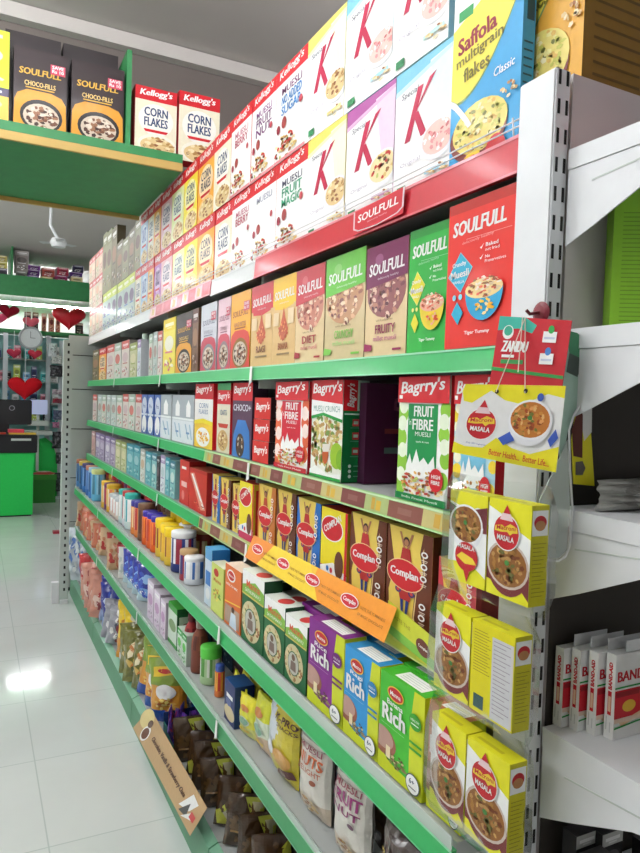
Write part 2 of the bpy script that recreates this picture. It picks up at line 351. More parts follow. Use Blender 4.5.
def bag_crunch(p):
    g = (0, 112, 56); p.box((236, 236, 226), g, RED); p.on('front')
    p.food(.5, .38, .56, [(206, 190, 110), (190, 150, 90), (236, 224, 180), (120, 150, 70), (170, 120, 70)], 160, .13, .33)
    p.ell(.85, .25, .2, (150, 190, 40), .13).ell(.98, .22, .14, (120, 170, 30), .1).ell(.5, .25, .1, (190, 90, 40), .1).poly([(.4, .35), (.66, .36), (.62, .28), (.42, .27)], (226, 220, 210))
    p.poly([(0, .62), (.4, .66), (1, .6), (1, .8), (0, .8)], W).poly([(0, .6), (.4, .64), (1, .58), (1, .61), (.4, .67), (0, .63)], GR).text('MUESLI CRUNCH', .08, .68, .92, .74, (120, 160, 150), 0, 0, .0)
    p.poly([(0, .8), (.5, .78), (1, .76), (1, 1), (0, 1)], RED).text("Bagrry's", .04, .83, .94, .97, W, .2, .04, .04)
    p.poly([(0, .07), (.2, .12), (.6, .05), (1, .08), (1, 0), (0, 0)], W).rect(0, 0, 1, .03, GR)
    p.on('side').rect(0, .7, .55, 1, RED).text("Bagrry's", .5, .73, 1.3, .83, W, .2, math.pi/2, .03).rect(.55, .7, 1, 1, lite(g, .75))
    for i in range(6): p.rect(.62+.06*i, .72, .64+.06*i, .98, (120, 160, 130), True)
    p.rect(.05, .66, .95, .675, lite(g, .7))
    for v in (.55, .42, .27): p.rect(.38, v, .66, v+.07, (180, 60, 60)).rect(.42, v+.02, .6, v+.05, lite(g, .6)).rect(.3, v-.02, .75, v-.012, lite(g, .3))
    for v in (.16, .11, .06): p.ell(.3, v, .06, lite(g, .8)).rect(.45, v-.004, .8, v+.004, lite(g, .4))
def bag_corn(p):
    p.box((240, 200, 60), RED, RED); p.on('front').rect(0, .76, 1, 1, RED).text("Bagrry's", .06, .82, .9, .96, W, .2, .04, .04)
    p.rect(0, .42, 1, .76, (238, 236, 232)).text('CORN', .25, .62, .75, .7, (130, 150, 180), 0, 0, .02).text('FLAKES', .25, .53, .75, .6, (130, 150, 180), 0, 0, .02)
    p.poly([(0, .42), (.5, .46), (1, .42), (1, .36), (.5, .39), (0, .36)], (240, 220, 40)).ell(.5, .17, .38, W, .15).food(.5, .18, .34, [(240, 180, 40), (250, 210, 90), (220, 140, 30), W], 40, .2, .13)
    p.on('side').rect(.2, .1, .8, .6, lite(RED, .12))
def bag_oat(p):
    b = (222, 214, 190); p.box(b, RED, (60, 150, 90)); p.on('front').rect(0, .9, 1, 1, (60, 150, 90)).rect(0, .7, 1, .9, RED).text("Bagrry's", .06, .74, .9, .86, W, .2, .04, .04)
    p.text('OATS', .25, .54, .75, .62, (110, 130, 150), 0, 0, .02).poly([(.1, .42), (.9, .42), (.8, .36), (.2, .36)], (190, 60, 40)).ell(.5, .18, .4, (206, 170, 110), .15).food(.5, .18, .36, OATS, 40, .2, .13)
def bag_choco(p):
    b = (84, 52, 76); p.box(b, dk(b), RED); p.on('front').rect(0, .76, 1, 1, RED).text("Bagrry's", .06, .82, .9, .96, W, .2, .04, .04)
    p.text('CHOCO+', .06, .62, .94, .71, (220, 220, 230), 0, 0, .04).poly([(.05, 0), (.1, .3), (.3, .5), (.7, .5), (.9, .36), (.96, 0)], (60, 120, 190)).ell(.45, .16, .22, (70, 50, 40), .16).food(.45, .16, .2, CHOC, 20, .25, .14)
def bag_bar(p):
    p.box((206, 40, 34), (34, 30, 32), (230, 226, 220)); p.on('front').text("Bagrry's", .1, .3, .9, .75, W, .2, .04, .05)
    p.on('side').rect(0, 0, 1, 1, (40, 34, 36)).text('OATS', .2, .5, .8, .7, W, 0, 0, .02).rect(.2, .3, .75, .36, (190, 190, 190))
def complan(choc=True, fig=(176, 40, 40), band=None):
    band = band or ((104, 50, 26) if choc else (40, 110, 190))
    def f(p):
        y = (232, 202, 92); p.box(y, dk(band, .9), y); p.on('front')
        p.poly([(0, 0), (.1, 0), (.06, .3), (.18, .6), (.04, 1), (0, 1)], band)
        p.poly([(1, 0), (.68, 0), (.62, .12), (.66, .4), (.82, .6), (.74, .8), (.8, 1), (1, 1)], band).poly([(.7, 0), (.66, .12), (.7, .4), (.86, .6), (.79, .8), (.82, .86), (.84, .6), (.68, .4), (.63, .1)], (236, 210, 150))
        # figure: raised arms, head, dress, legs
        sk = (176, 120, 84)
        p.poly([(.28, .96), (.33, .96), (.44, .78), (.4, .76)], sk).poly([(.6, .96), (.55, .96), (.44, .78), (.48, .76)], sk)
        p.ell(.445, .87, .07, (60, 34, 26), .05).ell(.445, .86, .05, sk, .035).poly([(.36, .8), (.53, .8), (.6, .6), (.3, .6)], fig)
        p.poly([(.33, .34), (.41, .34), (.42, .08), (.38, .08)], (40, 60, 130)).poly([(.48, .34), (.56, .34), (.5, .08), (.46, .08)], (40, 60, 130)).poly([(.3, .36), (.6, .36), (.56, .26), (.34, .26)], fig)
        p.ell(.3, .35, .07, (60, 50, 110), .035).ell(.6, .35, .07, (60, 50, 110), .035).ell(.3, .35, .035, (200, 60, 60), .017).ell(.6, .35, .035, (200, 60, 60), .017)
        p.ell(.44, .52, .42, (236, 206, 150), .165).ell(.44, .52, .4, (200, 24, 36), .155).text('Complan', .12, .465, .74, .575, W, 0, .03, .06)
        for v in (.8, .68, .56, .28, .17): p.ell(.86, v, .07, W, .032).ell(.86, v, .04, band, .018).rect(.8, v-.06, .93, v-.052, (230, 210, 190)).rect(.82, v-.075, .92, v-.069, (230, 210, 190))
        p.on('side').rect(.2, .1, .8, .9, dk(band, .75))
    return f
def complan_y(p):
    y = (240, 222, 36); p.box(y, (200, 170, 40), (176, 30, 36)); p.on('front').rect(0, 0, 1, .22, (196, 40, 90)).poly([(0, .2), (.5, .3), (1, .2), (1, .12), (0, .12)], W)
    p.ell(.42, .74, .42, W, .17).ell(.42, .74, .39, (200, 24, 36), .155).text('COMPLAN', .16, .66, .84, .75, W, 0, .45, .05).ell(.72, .3, .16, (96, 54, 34), .18).ell(.3, .2, .05, (40, 120, 200)).ell(.44, .19, .05, (200, 40, 60))
    p.rect(.92, 0, 1, 1, RED).on('side').rect(.1, .1, .9, .9, (186, 30, 36))
def red_diag(p):
    b = (198, 42, 34); p.box(b, dk(b, .85), (206, 96, 70)); p.on('front').poly([(.05, .86), (.3, .9), (.95, .12), (.7, .08)], (226, 150, 130)).poly([(.14, .85), (.22, .87), (.9, .16), (.82, .13)], W).rect(0, .93, 1, 1, (180, 30, 30)).food(.6, .2, .3, [(120, 20, 20), (230, 120, 90)], 10, .2, .1)
def red_small(p):
    b = (206, 44, 40); p.box(b, dk(b, .85), b); p.on('front').rect(.2, .8, .7, .86, W).rect(.2, .4, .8, .52, lite(b, .7)).ell(.4, .2, .15, lite(b, .4))
def rich(base, sub, foodc=(150, 90, 70)):
    def f(p):
        lime = (206, 216, 40); p.box(base, lime, dk(base, .95)); p.on('front')
        p.poly([(.72, 0), (1, 0), (1, 1), (.78, 1), (.7, .6)], lime).poly([(0, 0), (1, 0), (.8, .1), (.3, .12), (0, .2)], lime)
        p.ell(.12, .3, .3, foodc, .14).ell(.1, .33, .26, lite(foodc, .35), .11).food(.42, .18, .28, [(150, 130, 90), (110, 100, 60), (200, 190, 140), (90, 70, 40)], 40, .2, .08).rect(.2, .16, .3, .28, (236, 220, 180))
        p.ell(.38, .84, .19, (236, 190, 60), .075).ell(.38, .84, .17, (190, 30, 36), .062).text('Manna', .26, .815, .5, .86, W, 0, 0, .03)
        p.text(sub, .2, .71, .56, .765, W, 0, 0, .03).text('Rich', .1, .53, .62, .7, W, 0, 0, .07).rect(.08, .49, .62, .494, lite(base, .5))
        p.ell(.84, .72, .13, dk(base, .85), .08).text('HEALTHY', .75, .72, .93, .745, W, 0, 0, 0).rect(.76, .69, .92, .7, W)
        for v in (.5, .44): p.rect(.74, v, 1, v+.025, dk(base, .85))
        p.ell(.84, .12, .15, (70, 80, 90), .1).ell(.84, .12, .135, W, .088).text("6+", .77, .12, .88, .17, (40, 60, 90), 0, 0, .03).rect(.76, .08, .92, .09, (90, 90, 100))
        p.on('top').rect(.25, .15, .85, .8, W)
        for i in range(4): p.rect(.3, .25+.13*i, .8, .28+.13*i, (190, 200, 205), True)
        p.on('side').rect(.1, .1, .9, .5, lite(lime, .3))
    return f
def ragi_tall(p):
    g = (20, 96, 50); p.box(g, dk(g, .8), (232, 240, 232)); p.on('front').rect(0, .68, 1, 1, W).poly([(0, .68), (1, .68), (1, .82), (.6, .9), (0, .78)], (130, 184, 70)).text('Manna', .2, .78, .82, .88, (206, 80, 40), 0, 0, .04).text('SATHUMAAVU', .15, .71, .85, .76, W, 0, 0, 0)
    p.rect(0, .655, 1, .68, (206, 190, 90)).ell(.45, .33, .43, (206, 196, 150), .28).food(.45, .33, .44, [(150, 90, 50), (226, 210, 160), (110, 120, 50), (180, 140, 90)], 70, .13, .28).ell(.45, .33, .26, g, .18).ell(.45, .33, .24, (190, 190, 180), .165)
    p.poly([(.32, .22), (.58, .22), (.56, .36), (.34, .36)], (120, 100, 90)).ell(.45, .42, .08, (110, 80, 60), .05)
    p.on('top').ell(.6, .5, .18, (200, 60, 60)).on('side').rect(0, .7, 1, 1, (16, 70, 40))
def orange_tall(p):
    b = (224, 112, 48); p.box(b, dk(b, .85), (236, 214, 196)); p.on('front').ell(.38, .84, .26, W, .1).ell(.38, .84, .2, (200, 40, 36), .075).text('Manna', .24, .82, .54, .86, W, 0, 0, .02).text('HEALTH MIX', .1, .66, .8, .7, W, 0, 0, .01)
    p.poly([(0, .38), (1, .46), (1, .44), (0, .36)], (240, 200, 60)).rect(.05, .05, .95, .34, (176, 150, 130)).poly([(.35, .02), (.8, .02), (.72, .26), (.45, .26)], (206, 220, 235)).ell(.56, .31, .09, (90, 60, 46), .05)
def lime_tall(p):
    b = (206, 216, 110); p.box(b, dk(b, .9), (226, 232, 200)); p.on('front').ell(.4, .83, .2, (190, 50, 40), .08).text('Manna', .2, .64, .8, .72, (200, 100, 50), 0, 0, .03).food(.5, .4, .35, [(120, 160, 60), (240, 220, 90), (200, 120, 60)], 18, .25, .15)
def sky_box(p):
    b = (96, 160, 210); p.box((200, 214, 226), (36, 110, 180), (70, 160, 214)); p.on('front').rect(0, .8, 1, 1, b).rect(.15, .35, .85, .6, (60, 120, 190)).ell(.5, .2, .3, (226, 230, 230), .1)
def ensure_box(p):
    b = (206, 212, 216); p.box(b, dk(b, .85), b); p.on('front').rect(0, .52, 1, 1, (170, 178, 184)).poly([(.3, .55), (.7, .55), (.7, .78), (.5, .9), (.3, .78)], W).poly([(.0, .0), (1, .0), (1, .46), (0, .46)], (224, 230, 234)).rect(0, .48, 1, .52, (236, 240, 240))
    p.poly([(.2, .4), (.3, .4), (.6, .1), (.5, .1)], (150, 180, 200)).poly([(.6, .4), (.7, .4), (.9, .1), (.8, .1)], (160, 190, 210)).rect(.35, .2, .65, .24, (110, 150, 190))
def blue_oval(p):
    b = (74, 104, 176); p.box(b, dk(b, .8), (190, 200, 220)); p.on('front').ell(.5, .25, .4, W, .22).ell(.5, .72, .4, (214, 222, 236), .22).rect(0, .47, 1, .52, (214, 222, 236)).poly([(.4, .08), (.6, .08), (.5, .2)], (60, 90, 170)).text('Pro', .3, .66, .7, .76, (70, 90, 160), 0, 0, .03)
def generic(base, acc, seed=1, side=None):
    def f(p):
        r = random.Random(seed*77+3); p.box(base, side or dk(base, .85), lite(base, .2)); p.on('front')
        p.rect(0, .78, 1, 1, acc[0]).rect(.15, .86, .85, .92, lite(acc[0], .75)).rect(.3, .82, .7, .845, lite(acc[0], .5))
        p.ell(.5, .55, .36, acc[1 % len(acc)], .14).rect(.2, .38, .8, .41, acc[2 % len(acc)]).food(.5, .18, .4, [acc[1 % len(acc)], lite(base, .6), dk(base, .6), acc[2 % len(acc)]], 16, .3, .14)
    return f
def bandaid(p):
    b = (232, 232, 230); p.box(b, b, b); R = (200, 26, 44)
    p.on('front').text('BAND-AID', .05, .68, 1.0, .8, R, 0, 0, .05).rect(0, .6, 1, .62, GR).rect(0, .25, 1, .58, R).rect(.02, .5, .5, .56, (150, 20, 34)).ell(.3, .38, .14, (226, 180, 60), .07).poly([(.1, .2), (.6, .3), (.66, .26), (.16, .15)], (226, 190, 150)).rect(.0, .2, 1, .25, (226, 200, 180)).poly([(0, .15), (1, .22), (1, .2), (0, .13)], GR)
    p.on('left'); v, f = text_tris('BAND-AID', .05); n = len(p.v)
    for x, y in v: p.v.append(p.tr(.7-.4*y, .58+x*.32, 2))
    for q in f: p.f.append(tuple(i+n for i in q)); p.c.append(lin(R))
    p.L = 2; p.rect(.3, .28, .7, .56, R).rect(.36, .32, .64, .5, (226, 190, 160)).rect(.2, .1, .3, .26, (190, 190, 190)).rect(.6, .08, .7, .2, (200, 200, 200))
    p.on('top').rect(.3, .3, .6, .7, (200, 190, 190))

# ------------------------------------------------------------------ room
def struct(name, parts, m, **k): return tag(solid(name, parts, m, **k), kind='structure')
XL, XR, YB, YF, ZC = -2.6, 4.0, -3.2, 12.6, 3.81
fm = bpy.data.materials.new('floor_tiles'); fm.use_nodes = True; nt = fm.node_tree; b = nt.nodes['Principled BSDF']
tc = nt.nodes.new('ShaderNodeTexCoord'); mp = nt.nodes.new('ShaderNodeMapping'); mp.inputs['Location'].default_value = (-.27, -.655+.0, 0)
br = nt.nodes.new('ShaderNodeTexBrick'); br.offset = 0; br.inputs['Scale'].default_value = 1; br.inputs['Brick Width'].default_value = .668; br.inputs['Row Height'].default_value = .668
br.inputs['Mortar Size'].default_value = .003; br.inputs['Mortar Smooth'].default_value = .2
br.inputs['Color1'].default_value = lin((212, 217, 213))+(1,); br.inputs['Color2'].default_value = lin((209, 215, 211))+(1,); br.inputs['Mortar'].default_value = lin((184, 194, 189))+(1,)
ns = nt.nodes.new('ShaderNodeTexNoise'); ns.inputs['Scale'].default_value = 2.5; ns.inputs['Detail'].default_value = 6
mr = nt.nodes.new('ShaderNodeMapRange'); mr.inputs['To Min'].default_value = .03; mr.inputs['To Max'].default_value = .12
mc = nt.nodes.new('ShaderNodeMapRange'); mc.inputs['To Min'].default_value = .88; mc.inputs['To Max'].default_value = 1.04
mx = nt.nodes.new('ShaderNodeMix'); mx.data_type = 'RGBA'; mx.blend_type = 'MULTIPLY'; mx.inputs[0].default_value = 1
nt.links.new(tc.outputs['Object'], mp.inputs['Vector']); nt.links.new(mp.outputs[0], br.inputs['Vector']); nt.links.new(tc.outputs['Object'], ns.inputs['Vector'])
nt.links.new(ns.outputs['Fac'], mr.inputs['Value']); nt.links.new(mr.outputs[0], b.inputs['Roughness']); nt.links.new(ns.outputs['Fac'], mc.inputs['Value'])
nt.links.new(br.outputs['Color'], mx.inputs[6]); nt.links.new(mc.outputs[0], mx.inputs[7]); nt.links.new(mx.outputs[2], b.inputs['Base Color'])
nb = nt.nodes.new('ShaderNodeTexNoise'); nb.inputs['Scale'].default_value = 7; bp = nt.nodes.new('ShaderNodeBump'); bp.inputs['Strength'].default_value = .02; bp.inputs['Distance'].default_value = .02
nt.links.new(tc.outputs['Object'], nb.inputs['Vector']); nt.links.new(nb.outputs['Fac'], bp.inputs['Height']); nt.links.new(bp.outputs[0], b.inputs['Normal'])
struct('floor', [(XL, XR, YB, YF, -.1, 0)], fm)
struct('ceiling', [(XL, XR, YB, YF, ZC, ZC+.1)], M_CEIL)
struct('wall_left', [(XL-.1, XL, YB, YF, 0, ZC)], M_WALL)
struct('wall_right', [(XR, XR+.1, YB, YF, 0, ZC)], M_WALL)
struct('wall_front', [(XL, XR, YF, YF+.1, 0, ZC)], M_WALL)
struct('wall_back', [(XL, XR, YB-.1, YB, 0, ZC)], M_WALL)
struct('trim_1', [(XL, XR, 4.13, 4.2, 3.725, 3.805)], M_CEIL)                         # cornice over the loft
struct('wall_header', [(XL, XR, 4.205, 4.33, 2.98, 3.805), (XL, .85, 4.205, 4.33, 2.845, 2.98)], mat('taupe_paint', (118, 108, 103), .8, noise=.06, nscale=2))

# overhead loft across the aisle
lf = empty('overhead_loft', (0, 3.25, 2.78)); tag(lf, 'green overhead loft shelf with ochre edging spanning the aisle', 'shelf')
solid('loft_board', [(XL+.002, .872, .02, .95, .0, .06)], M_GREEN, lf)
solid('front_lip', [(XL+.002, .872, 0, .018, .035, .075)], M_GREEN, lf)
solid('edging', [(XL+.002, .872, 0, .018, -.002, .034)], M_OCHRE, lf)
solid('edging', [(XL+.002, .872, .952, .97, -.022, .05)], M_OCHRE, lf)
solid('divider', [(.607, .629, .02, .55, .062, .51)], M_GREEN, lf); solid('divider', [(-1.0, -.978, .03, .55, .062, .36)], M_GREEN, lf)

# ------------------------------------------------------------------ gondola
XS, XL5 = .86, .77
BAYS = [.94, 2.23, 3.53, 4.82, 6.08]
def strip(y0, y1, x, z0, z1, base, blocks=None, seed=0, lean=.006):
    p = P()
    def q(a, c, u, v, col, e=0):  # a..c along Y
        def pt(y, t): return (x+lean*t-e, y, z0+(z1-z0)*t)
        p.face([pt(c, u), pt(a, u), pt(a, v), pt(c, v)], col)
    p.face([(x, y1, z0), (x, y0, z0), (x+lean, y0, z1), (x+lean, y1, z1)], base)
    p.face([(x+.01, y0, z0), (x+.01, y1, z0), (x+.01+lean, y1, z1), (x+.01+lean, y0, z1)], base)
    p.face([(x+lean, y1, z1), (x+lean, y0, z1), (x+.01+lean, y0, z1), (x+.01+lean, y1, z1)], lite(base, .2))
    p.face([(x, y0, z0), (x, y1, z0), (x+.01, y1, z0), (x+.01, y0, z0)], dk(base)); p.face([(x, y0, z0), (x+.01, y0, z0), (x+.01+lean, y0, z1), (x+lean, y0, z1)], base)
    if blocks:
        r = random.Random(seed); y = y0+.01; i = 0
        while y < y1-.05:
            w = min(r.uniform(.09, .15), y1-.01-y); c = blocks[i % len(blocks)]
            q(y, y+w, .1, .88, c, .0006)
            if i % 2: q(y+w*.3, y+w*.5, .2, .7, (214, 176, 60), .0012); q(y+w*.55, y+w*.7, .2, .8, (200, 160, 60), .0012)
            else: q(y+w*.3, y+w*.7, .35, .65, lite(c, .12), .0012)
            y += w; i += 1
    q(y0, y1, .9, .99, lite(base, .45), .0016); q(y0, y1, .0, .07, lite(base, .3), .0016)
    return p
GS = (46, 172, 92); GS2 = (56, 146, 88)
BR = [(122, 62, 56), (196, 184, 120), (134, 78, 66), (170, 186, 120)]
LEVELS = [('top', XS, 2.145, 2.178), ('second', XS, 1.785, 1.815), ('third', XS, 1.45, 1.482), ('fourth', XS, 1.165, 1.196), ('fifth', XL5, .885, .918), ('sixth', XL5, .555, .59)]
bayname = ['nearest the camera', 'second from the camera', 'third from the camera', 'farthest from the camera']
def board(li, bi):
    nm, x, zb, zt = LEVELS[li]; y0, y1 = BAYS[bi]+.002, BAYS[bi+1]-.002
    e = empty('shelf_board', (x, (y0+y1)/2, zb)); h = (y1-y0)/2
    col = 'white steel' 
    tag(e, f'{nm} shelf board of the cereal rack, bay {bayname[bi]}', 'shelf', 'shelf boards of the rack')
    solid('shelf_tray', [(.012, 1.30-x, -h, h, zt-zb-.03, zt-zb)], M_TRAY, e)
    for s in (-1, 1): solid('bracket', [(.03, 1.30-x, s*(h-.004)-.0015, s*(h-.004)+.0015, zt-zb-.075, zt-zb-.031)], M_PANEL, e)
    def ch(p, name='price_channel', m='moulded_plastic', label=None):
        o = p.obj(name, m, e, (-x, -(y0+y1)/2, -zb)); 
        if label: o['label'] = label
        return o
    if li == 0:
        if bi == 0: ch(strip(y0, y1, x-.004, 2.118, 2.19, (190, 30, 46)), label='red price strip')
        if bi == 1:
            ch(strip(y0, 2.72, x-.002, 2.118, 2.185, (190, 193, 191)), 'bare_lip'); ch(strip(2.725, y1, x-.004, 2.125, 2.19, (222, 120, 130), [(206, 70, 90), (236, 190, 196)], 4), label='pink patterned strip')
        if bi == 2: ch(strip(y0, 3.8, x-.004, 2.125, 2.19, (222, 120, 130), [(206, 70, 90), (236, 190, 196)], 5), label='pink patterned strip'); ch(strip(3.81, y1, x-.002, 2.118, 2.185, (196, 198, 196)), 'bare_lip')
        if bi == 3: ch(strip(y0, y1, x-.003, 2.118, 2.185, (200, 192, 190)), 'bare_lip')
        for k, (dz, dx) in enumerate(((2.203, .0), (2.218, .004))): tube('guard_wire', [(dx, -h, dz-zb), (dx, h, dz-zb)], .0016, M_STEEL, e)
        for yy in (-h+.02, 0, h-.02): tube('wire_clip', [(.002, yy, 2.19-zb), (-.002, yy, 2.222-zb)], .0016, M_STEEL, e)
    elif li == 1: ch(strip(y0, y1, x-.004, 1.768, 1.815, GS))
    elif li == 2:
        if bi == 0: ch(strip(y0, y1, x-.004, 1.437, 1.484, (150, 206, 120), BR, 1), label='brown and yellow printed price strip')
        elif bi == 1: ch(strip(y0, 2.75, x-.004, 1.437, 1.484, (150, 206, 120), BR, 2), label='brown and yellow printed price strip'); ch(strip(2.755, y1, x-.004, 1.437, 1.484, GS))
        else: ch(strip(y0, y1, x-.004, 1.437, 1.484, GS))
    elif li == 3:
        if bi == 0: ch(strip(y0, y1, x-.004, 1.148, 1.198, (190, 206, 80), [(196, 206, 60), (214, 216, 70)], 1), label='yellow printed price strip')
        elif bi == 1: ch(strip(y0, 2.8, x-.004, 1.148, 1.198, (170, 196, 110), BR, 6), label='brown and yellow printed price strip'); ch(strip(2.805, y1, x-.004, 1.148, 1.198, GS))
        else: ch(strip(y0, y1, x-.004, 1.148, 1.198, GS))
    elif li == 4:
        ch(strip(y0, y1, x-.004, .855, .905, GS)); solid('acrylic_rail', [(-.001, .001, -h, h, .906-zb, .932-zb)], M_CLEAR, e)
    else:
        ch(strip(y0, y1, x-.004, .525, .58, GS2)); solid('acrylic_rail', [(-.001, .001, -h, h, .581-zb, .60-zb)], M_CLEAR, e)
    if li and bi < 3:
        p = P(); zc = zb+.0; a = .03
        p.face([(x-.012, y1-.004, zb-.035), (x-.012, y1-.028, zb-.025), (x-.008, y1-.02, zb+.03), (x-.008, y1-.004, zb+.03)], (236, 236, 232))
        p.face([(x-.0105, y1-.004, zb-.035), (x-.0065, y1-.004, zb+.03), (x-.0065, y1-.02, zb+.03), (x-.0105, y1-.028, zb-.025)], (236, 236, 232)); ch(p, 'end_clip')
    return e
for li in range(6):
    for bi in range(4): board(li, bi)
fr = empty('rack_frame', (1.30, 3.5, 0)); tag(fr, 'white and grey steel frame of the long cereal rack', 'rack')
for i, y in enumerate(BAYS):
    solid('upright', [(.005, .06, y-3.5-.02, y-3.5+.02, 0, 2.8 if i else 2.26)], M_STEEL, fr)
for i in range(4): solid('back_panel', [(.008, .02, BAYS[i]-3.5+.022, BAYS[i+1]-3.5-.022, .16, 2.78)], mat('dark_grey_panel', (84, 86, 84), .6), fr)
for i in range(4):
    e = empty('base_deck', (.745, BAYS[i], 0)); L = BAYS[i+1]-BAYS[i]-.004
    tag(e, f'green fronted base deck of the rack, bay {bayname[i]}', 'shelf', 'base decks of the rack')
    p = P(); g = (74, 138, 100)
    p.face([(0, L, 0), (0, .002, 0), (.006, .002, .125), (.006, L, .125)], g); p.face([(.006, L, .125), (.006, .002, .125), (.04, .002, .14), (.04, L, .14)], lite(g, .2)); p.face([(0, .002, 0), (.04, .002, 0), (.04, .002, .14), (.006, .002, .125)], g)
    p.face([(.04, .002, 0), (.04, L, 0), (.04, L, .14), (.04, .002, .14)], g); p.face([(0, L, 0), (.006, L, .125), (.04, L, .14), (.04, L, 0)], g)
    p.obj('kick_panel', 'moulded_plastic', e); solid('deck_tray', [(.042, .553, .002, L, .1, .138)], M_TRAY, e)

# near end upright with slots, and far end post
def upright(name, x0, x1, y0, y1, z1, slots, label, pitch=.0475, rows=(.27, .75), sw=.0026, sh=.024):
    e = empty(name, ((x0+x1)/2, (y0+y1)/2, 0)); tag(e, label, 'upright'); cx, cyy = (x0+x1)/2, (y0+y1)/2
    solid('post', [(x0-cx, x1-cx, y0-cyy, y1-cyy, 0.0, z1)], M_STEEL, e, bev=.003)
    z = slots[0]; q = []
    while z < slots[1]:
        for r in rows: xx = x0+(x1-x0)*r-cx; solid('slot', [(xx-sw, xx+sw, y0-cyy-.0008, y0-cyy+.001, z, z+sh)], M_DARK, e)
        z += pitch
    return e
up = upright('slotted_upright', .842, .878, .846, .93, 2.262, (.62, 2.24), 'white slotted steel upright at the near end of the rack')
fp = upright('slotted_upright', .632, .70, 5.80, 5.86, 2.13, (.1, 2.1), 'grey slotted upright standing at the far end of the rack', .06, (.55,), .0075, .024)
for o in fp.children:
    if o.name.startswith('post'): o.data.materials[0] = M_PANEL
solid('foot', [(-.09, -.036, -.02, .03, 0, .17), (-.03, .03, -.05, .05, 0, .03)], M_STEEL, fp)
e = empty('partition_screen', (1.0, 6.14, 0)); tag(e, 'grey panelled screen at the far end of the rack behind the slotted post', 'partition')
zs = [.03, .6, .98, 1.40, 1.74, 2.03, 2.2]
solid('panel_sheets', [(-.29, .5, 0, .02, a+.004, c-.004) for a, c in zip(zs, zs[1:])], M_PANEL, e)
solid('back_sheet', [(-.29, .5, .021, .03, .0, 2.2)], MATS['dark_slot'], e)

# ------------------------------------------------------------------ rows of cartons
_pm = {}
def carton_mesh(key, art, w, d, h):
    if key not in _pm:
        p = P(w, d, h); art(p); me = p.mesh(key); me.materials.append(MATS['printed_card']); _pm[key] = (me, w, d, h)
    return _pm[key]
PLACED = []
def carton(name, cat, short, desc, key, art, x, y0, y1, z, h, d, group, row, rz=-math.pi/2, gap=.002):
    w = abs(y1-y0)-gap
    me, w0, d0, h0 = carton_mesh(key, art, w, d, h)
    o = bpy.data.objects.new(name, me); C.objects.link(o)
    o.location = (x, (y0+y1)/2, z); o.rotation_euler = (0, 0, rz); o.scale = (w/w0, d/d0, h/h0)
    tag(o, None, cat, group); PLACED.append([o, desc, short, row, (y0+y1)/2, z]); return o
# key: (name, category, short, desc, art, depth)
K = {}
def kind(key, name, short, desc, art, d=.06, cat='cereal box'): K[key] = (name, cat, short, desc, art, d)
kind('saff_blue', 'cereal_box', 'blue flakes box', 'blue and yellow multigrain flakes box', saffola((60, 160, 214)), .03)
kind('saff_orange', 'cereal_box', 'orange flakes box', 'orange and yellow multigrain flakes box', saffola((228, 170, 62), .08, .85), .2)
kind('k_blue', 'cereal_box', 'blue-tinted K box', 'white cereal box with blue top and large K', specialk((130, 200, 226), [(226, 150, 150), (240, 200, 190), (200, 110, 110), W]))
kind('k_green', 'cereal_box', 'mint K box', 'white cereal box with mint tint and large K', specialk((160, 214, 204), [(226, 150, 150), (240, 200, 190), (200, 110, 110), W]))
kind('k_purple', 'cereal_box', 'purple-topped K box', 'white cereal box with purple top and large K', specialk((178, 90, 160), MUES))
kind('k_yellow', 'cereal_box', 'yellow-tinted K box', 'white cereal box with yellow tint and large K', specialk((240, 222, 110), OATS))
kind('mu_sugar', 'cereal_box', 'no-sugar muesli box', 'red and white muesli box with blue lettering', muesli(['MUESLI', 'NO ADDED', 'SUGAR'], [(120, 60, 110), (50, 130, 200), (50, 130, 200)]))
kind('mu_fruit', 'cereal_box', 'fruit muesli box', 'red and white fruit muesli box with green lettering', muesli(['MUESLI', 'FRUIT', 'MAGIC'], [(90, 90, 110), (60, 160, 120), (60, 160, 120)]))
kind('mu_nut', 'cereal_box', 'fruit and nut box', 'red and white muesli box with purple lettering', muesli(['MUESLI', 'FRUIT', 'NUT'], [(150, 90, 150), (120, 60, 120), (120, 60, 120)]))
kind('mu_plain', 'cereal_box', 'white muesli box', 'plain white muesli box with red top', muesli(['MUESLI'], [(170, 170, 190)]))
kind('mu_berry', 'cereal_box', 'berry muesli box', 'pale pink berry cereal box with red top', muesli(['MUESLI', 'BERRY'], [(200, 120, 140), (190, 90, 110)]))
kind('k_corn', 'cereal_box', 'corn flakes box', 'white and cream corn flakes box with red top', kell((240, 232, 206), ['CORN', 'FLAKES'], (50, 70, 110)))
kind('k_orange', 'cereal_box', 'orange corn flakes box', 'orange corn flakes box with red top', kell((240, 170, 60), ['CORN', 'FLAKES'], (60, 60, 90)))
kind('k_yel', 'cereal_box', 'yellow corn flakes box', 'yellow corn flakes box with red top', kell((244, 224, 70), ['CORN', 'FLAKES'], (70, 90, 110)))
kind('k_lime', 'cereal_box', 'pale lime corn flakes box', 'pale lime corn flakes box with red top', kell((232, 236, 170), ['CORN', 'FLAKES'], (60, 90, 130)))
kind('k_pink', 'cereal_box', 'pink corn flakes box', 'pink corn flakes box with red top', kell((238, 190, 196), ['CORN', 'FLAKES'], (80, 70, 120)))
kind('k_violet', 'cereal_box', 'violet cereal box', 'violet and white cereal box with red top', kell((190, 110, 190), ['CHOCOS'], (90, 40, 110)))
kind('k_blue2', 'cereal_box', 'blue-white oat box', 'blue and white oat cereal box', kell((170, 200, 232), ['OATS'], (50, 90, 170)))
kind('brown_tall', 'cereal_box', 'brown olive box', 'tall brown and olive cereal box', generic((128, 116, 84), [(110, 100, 70), (160, 120, 90), (80, 66, 56)], 4))
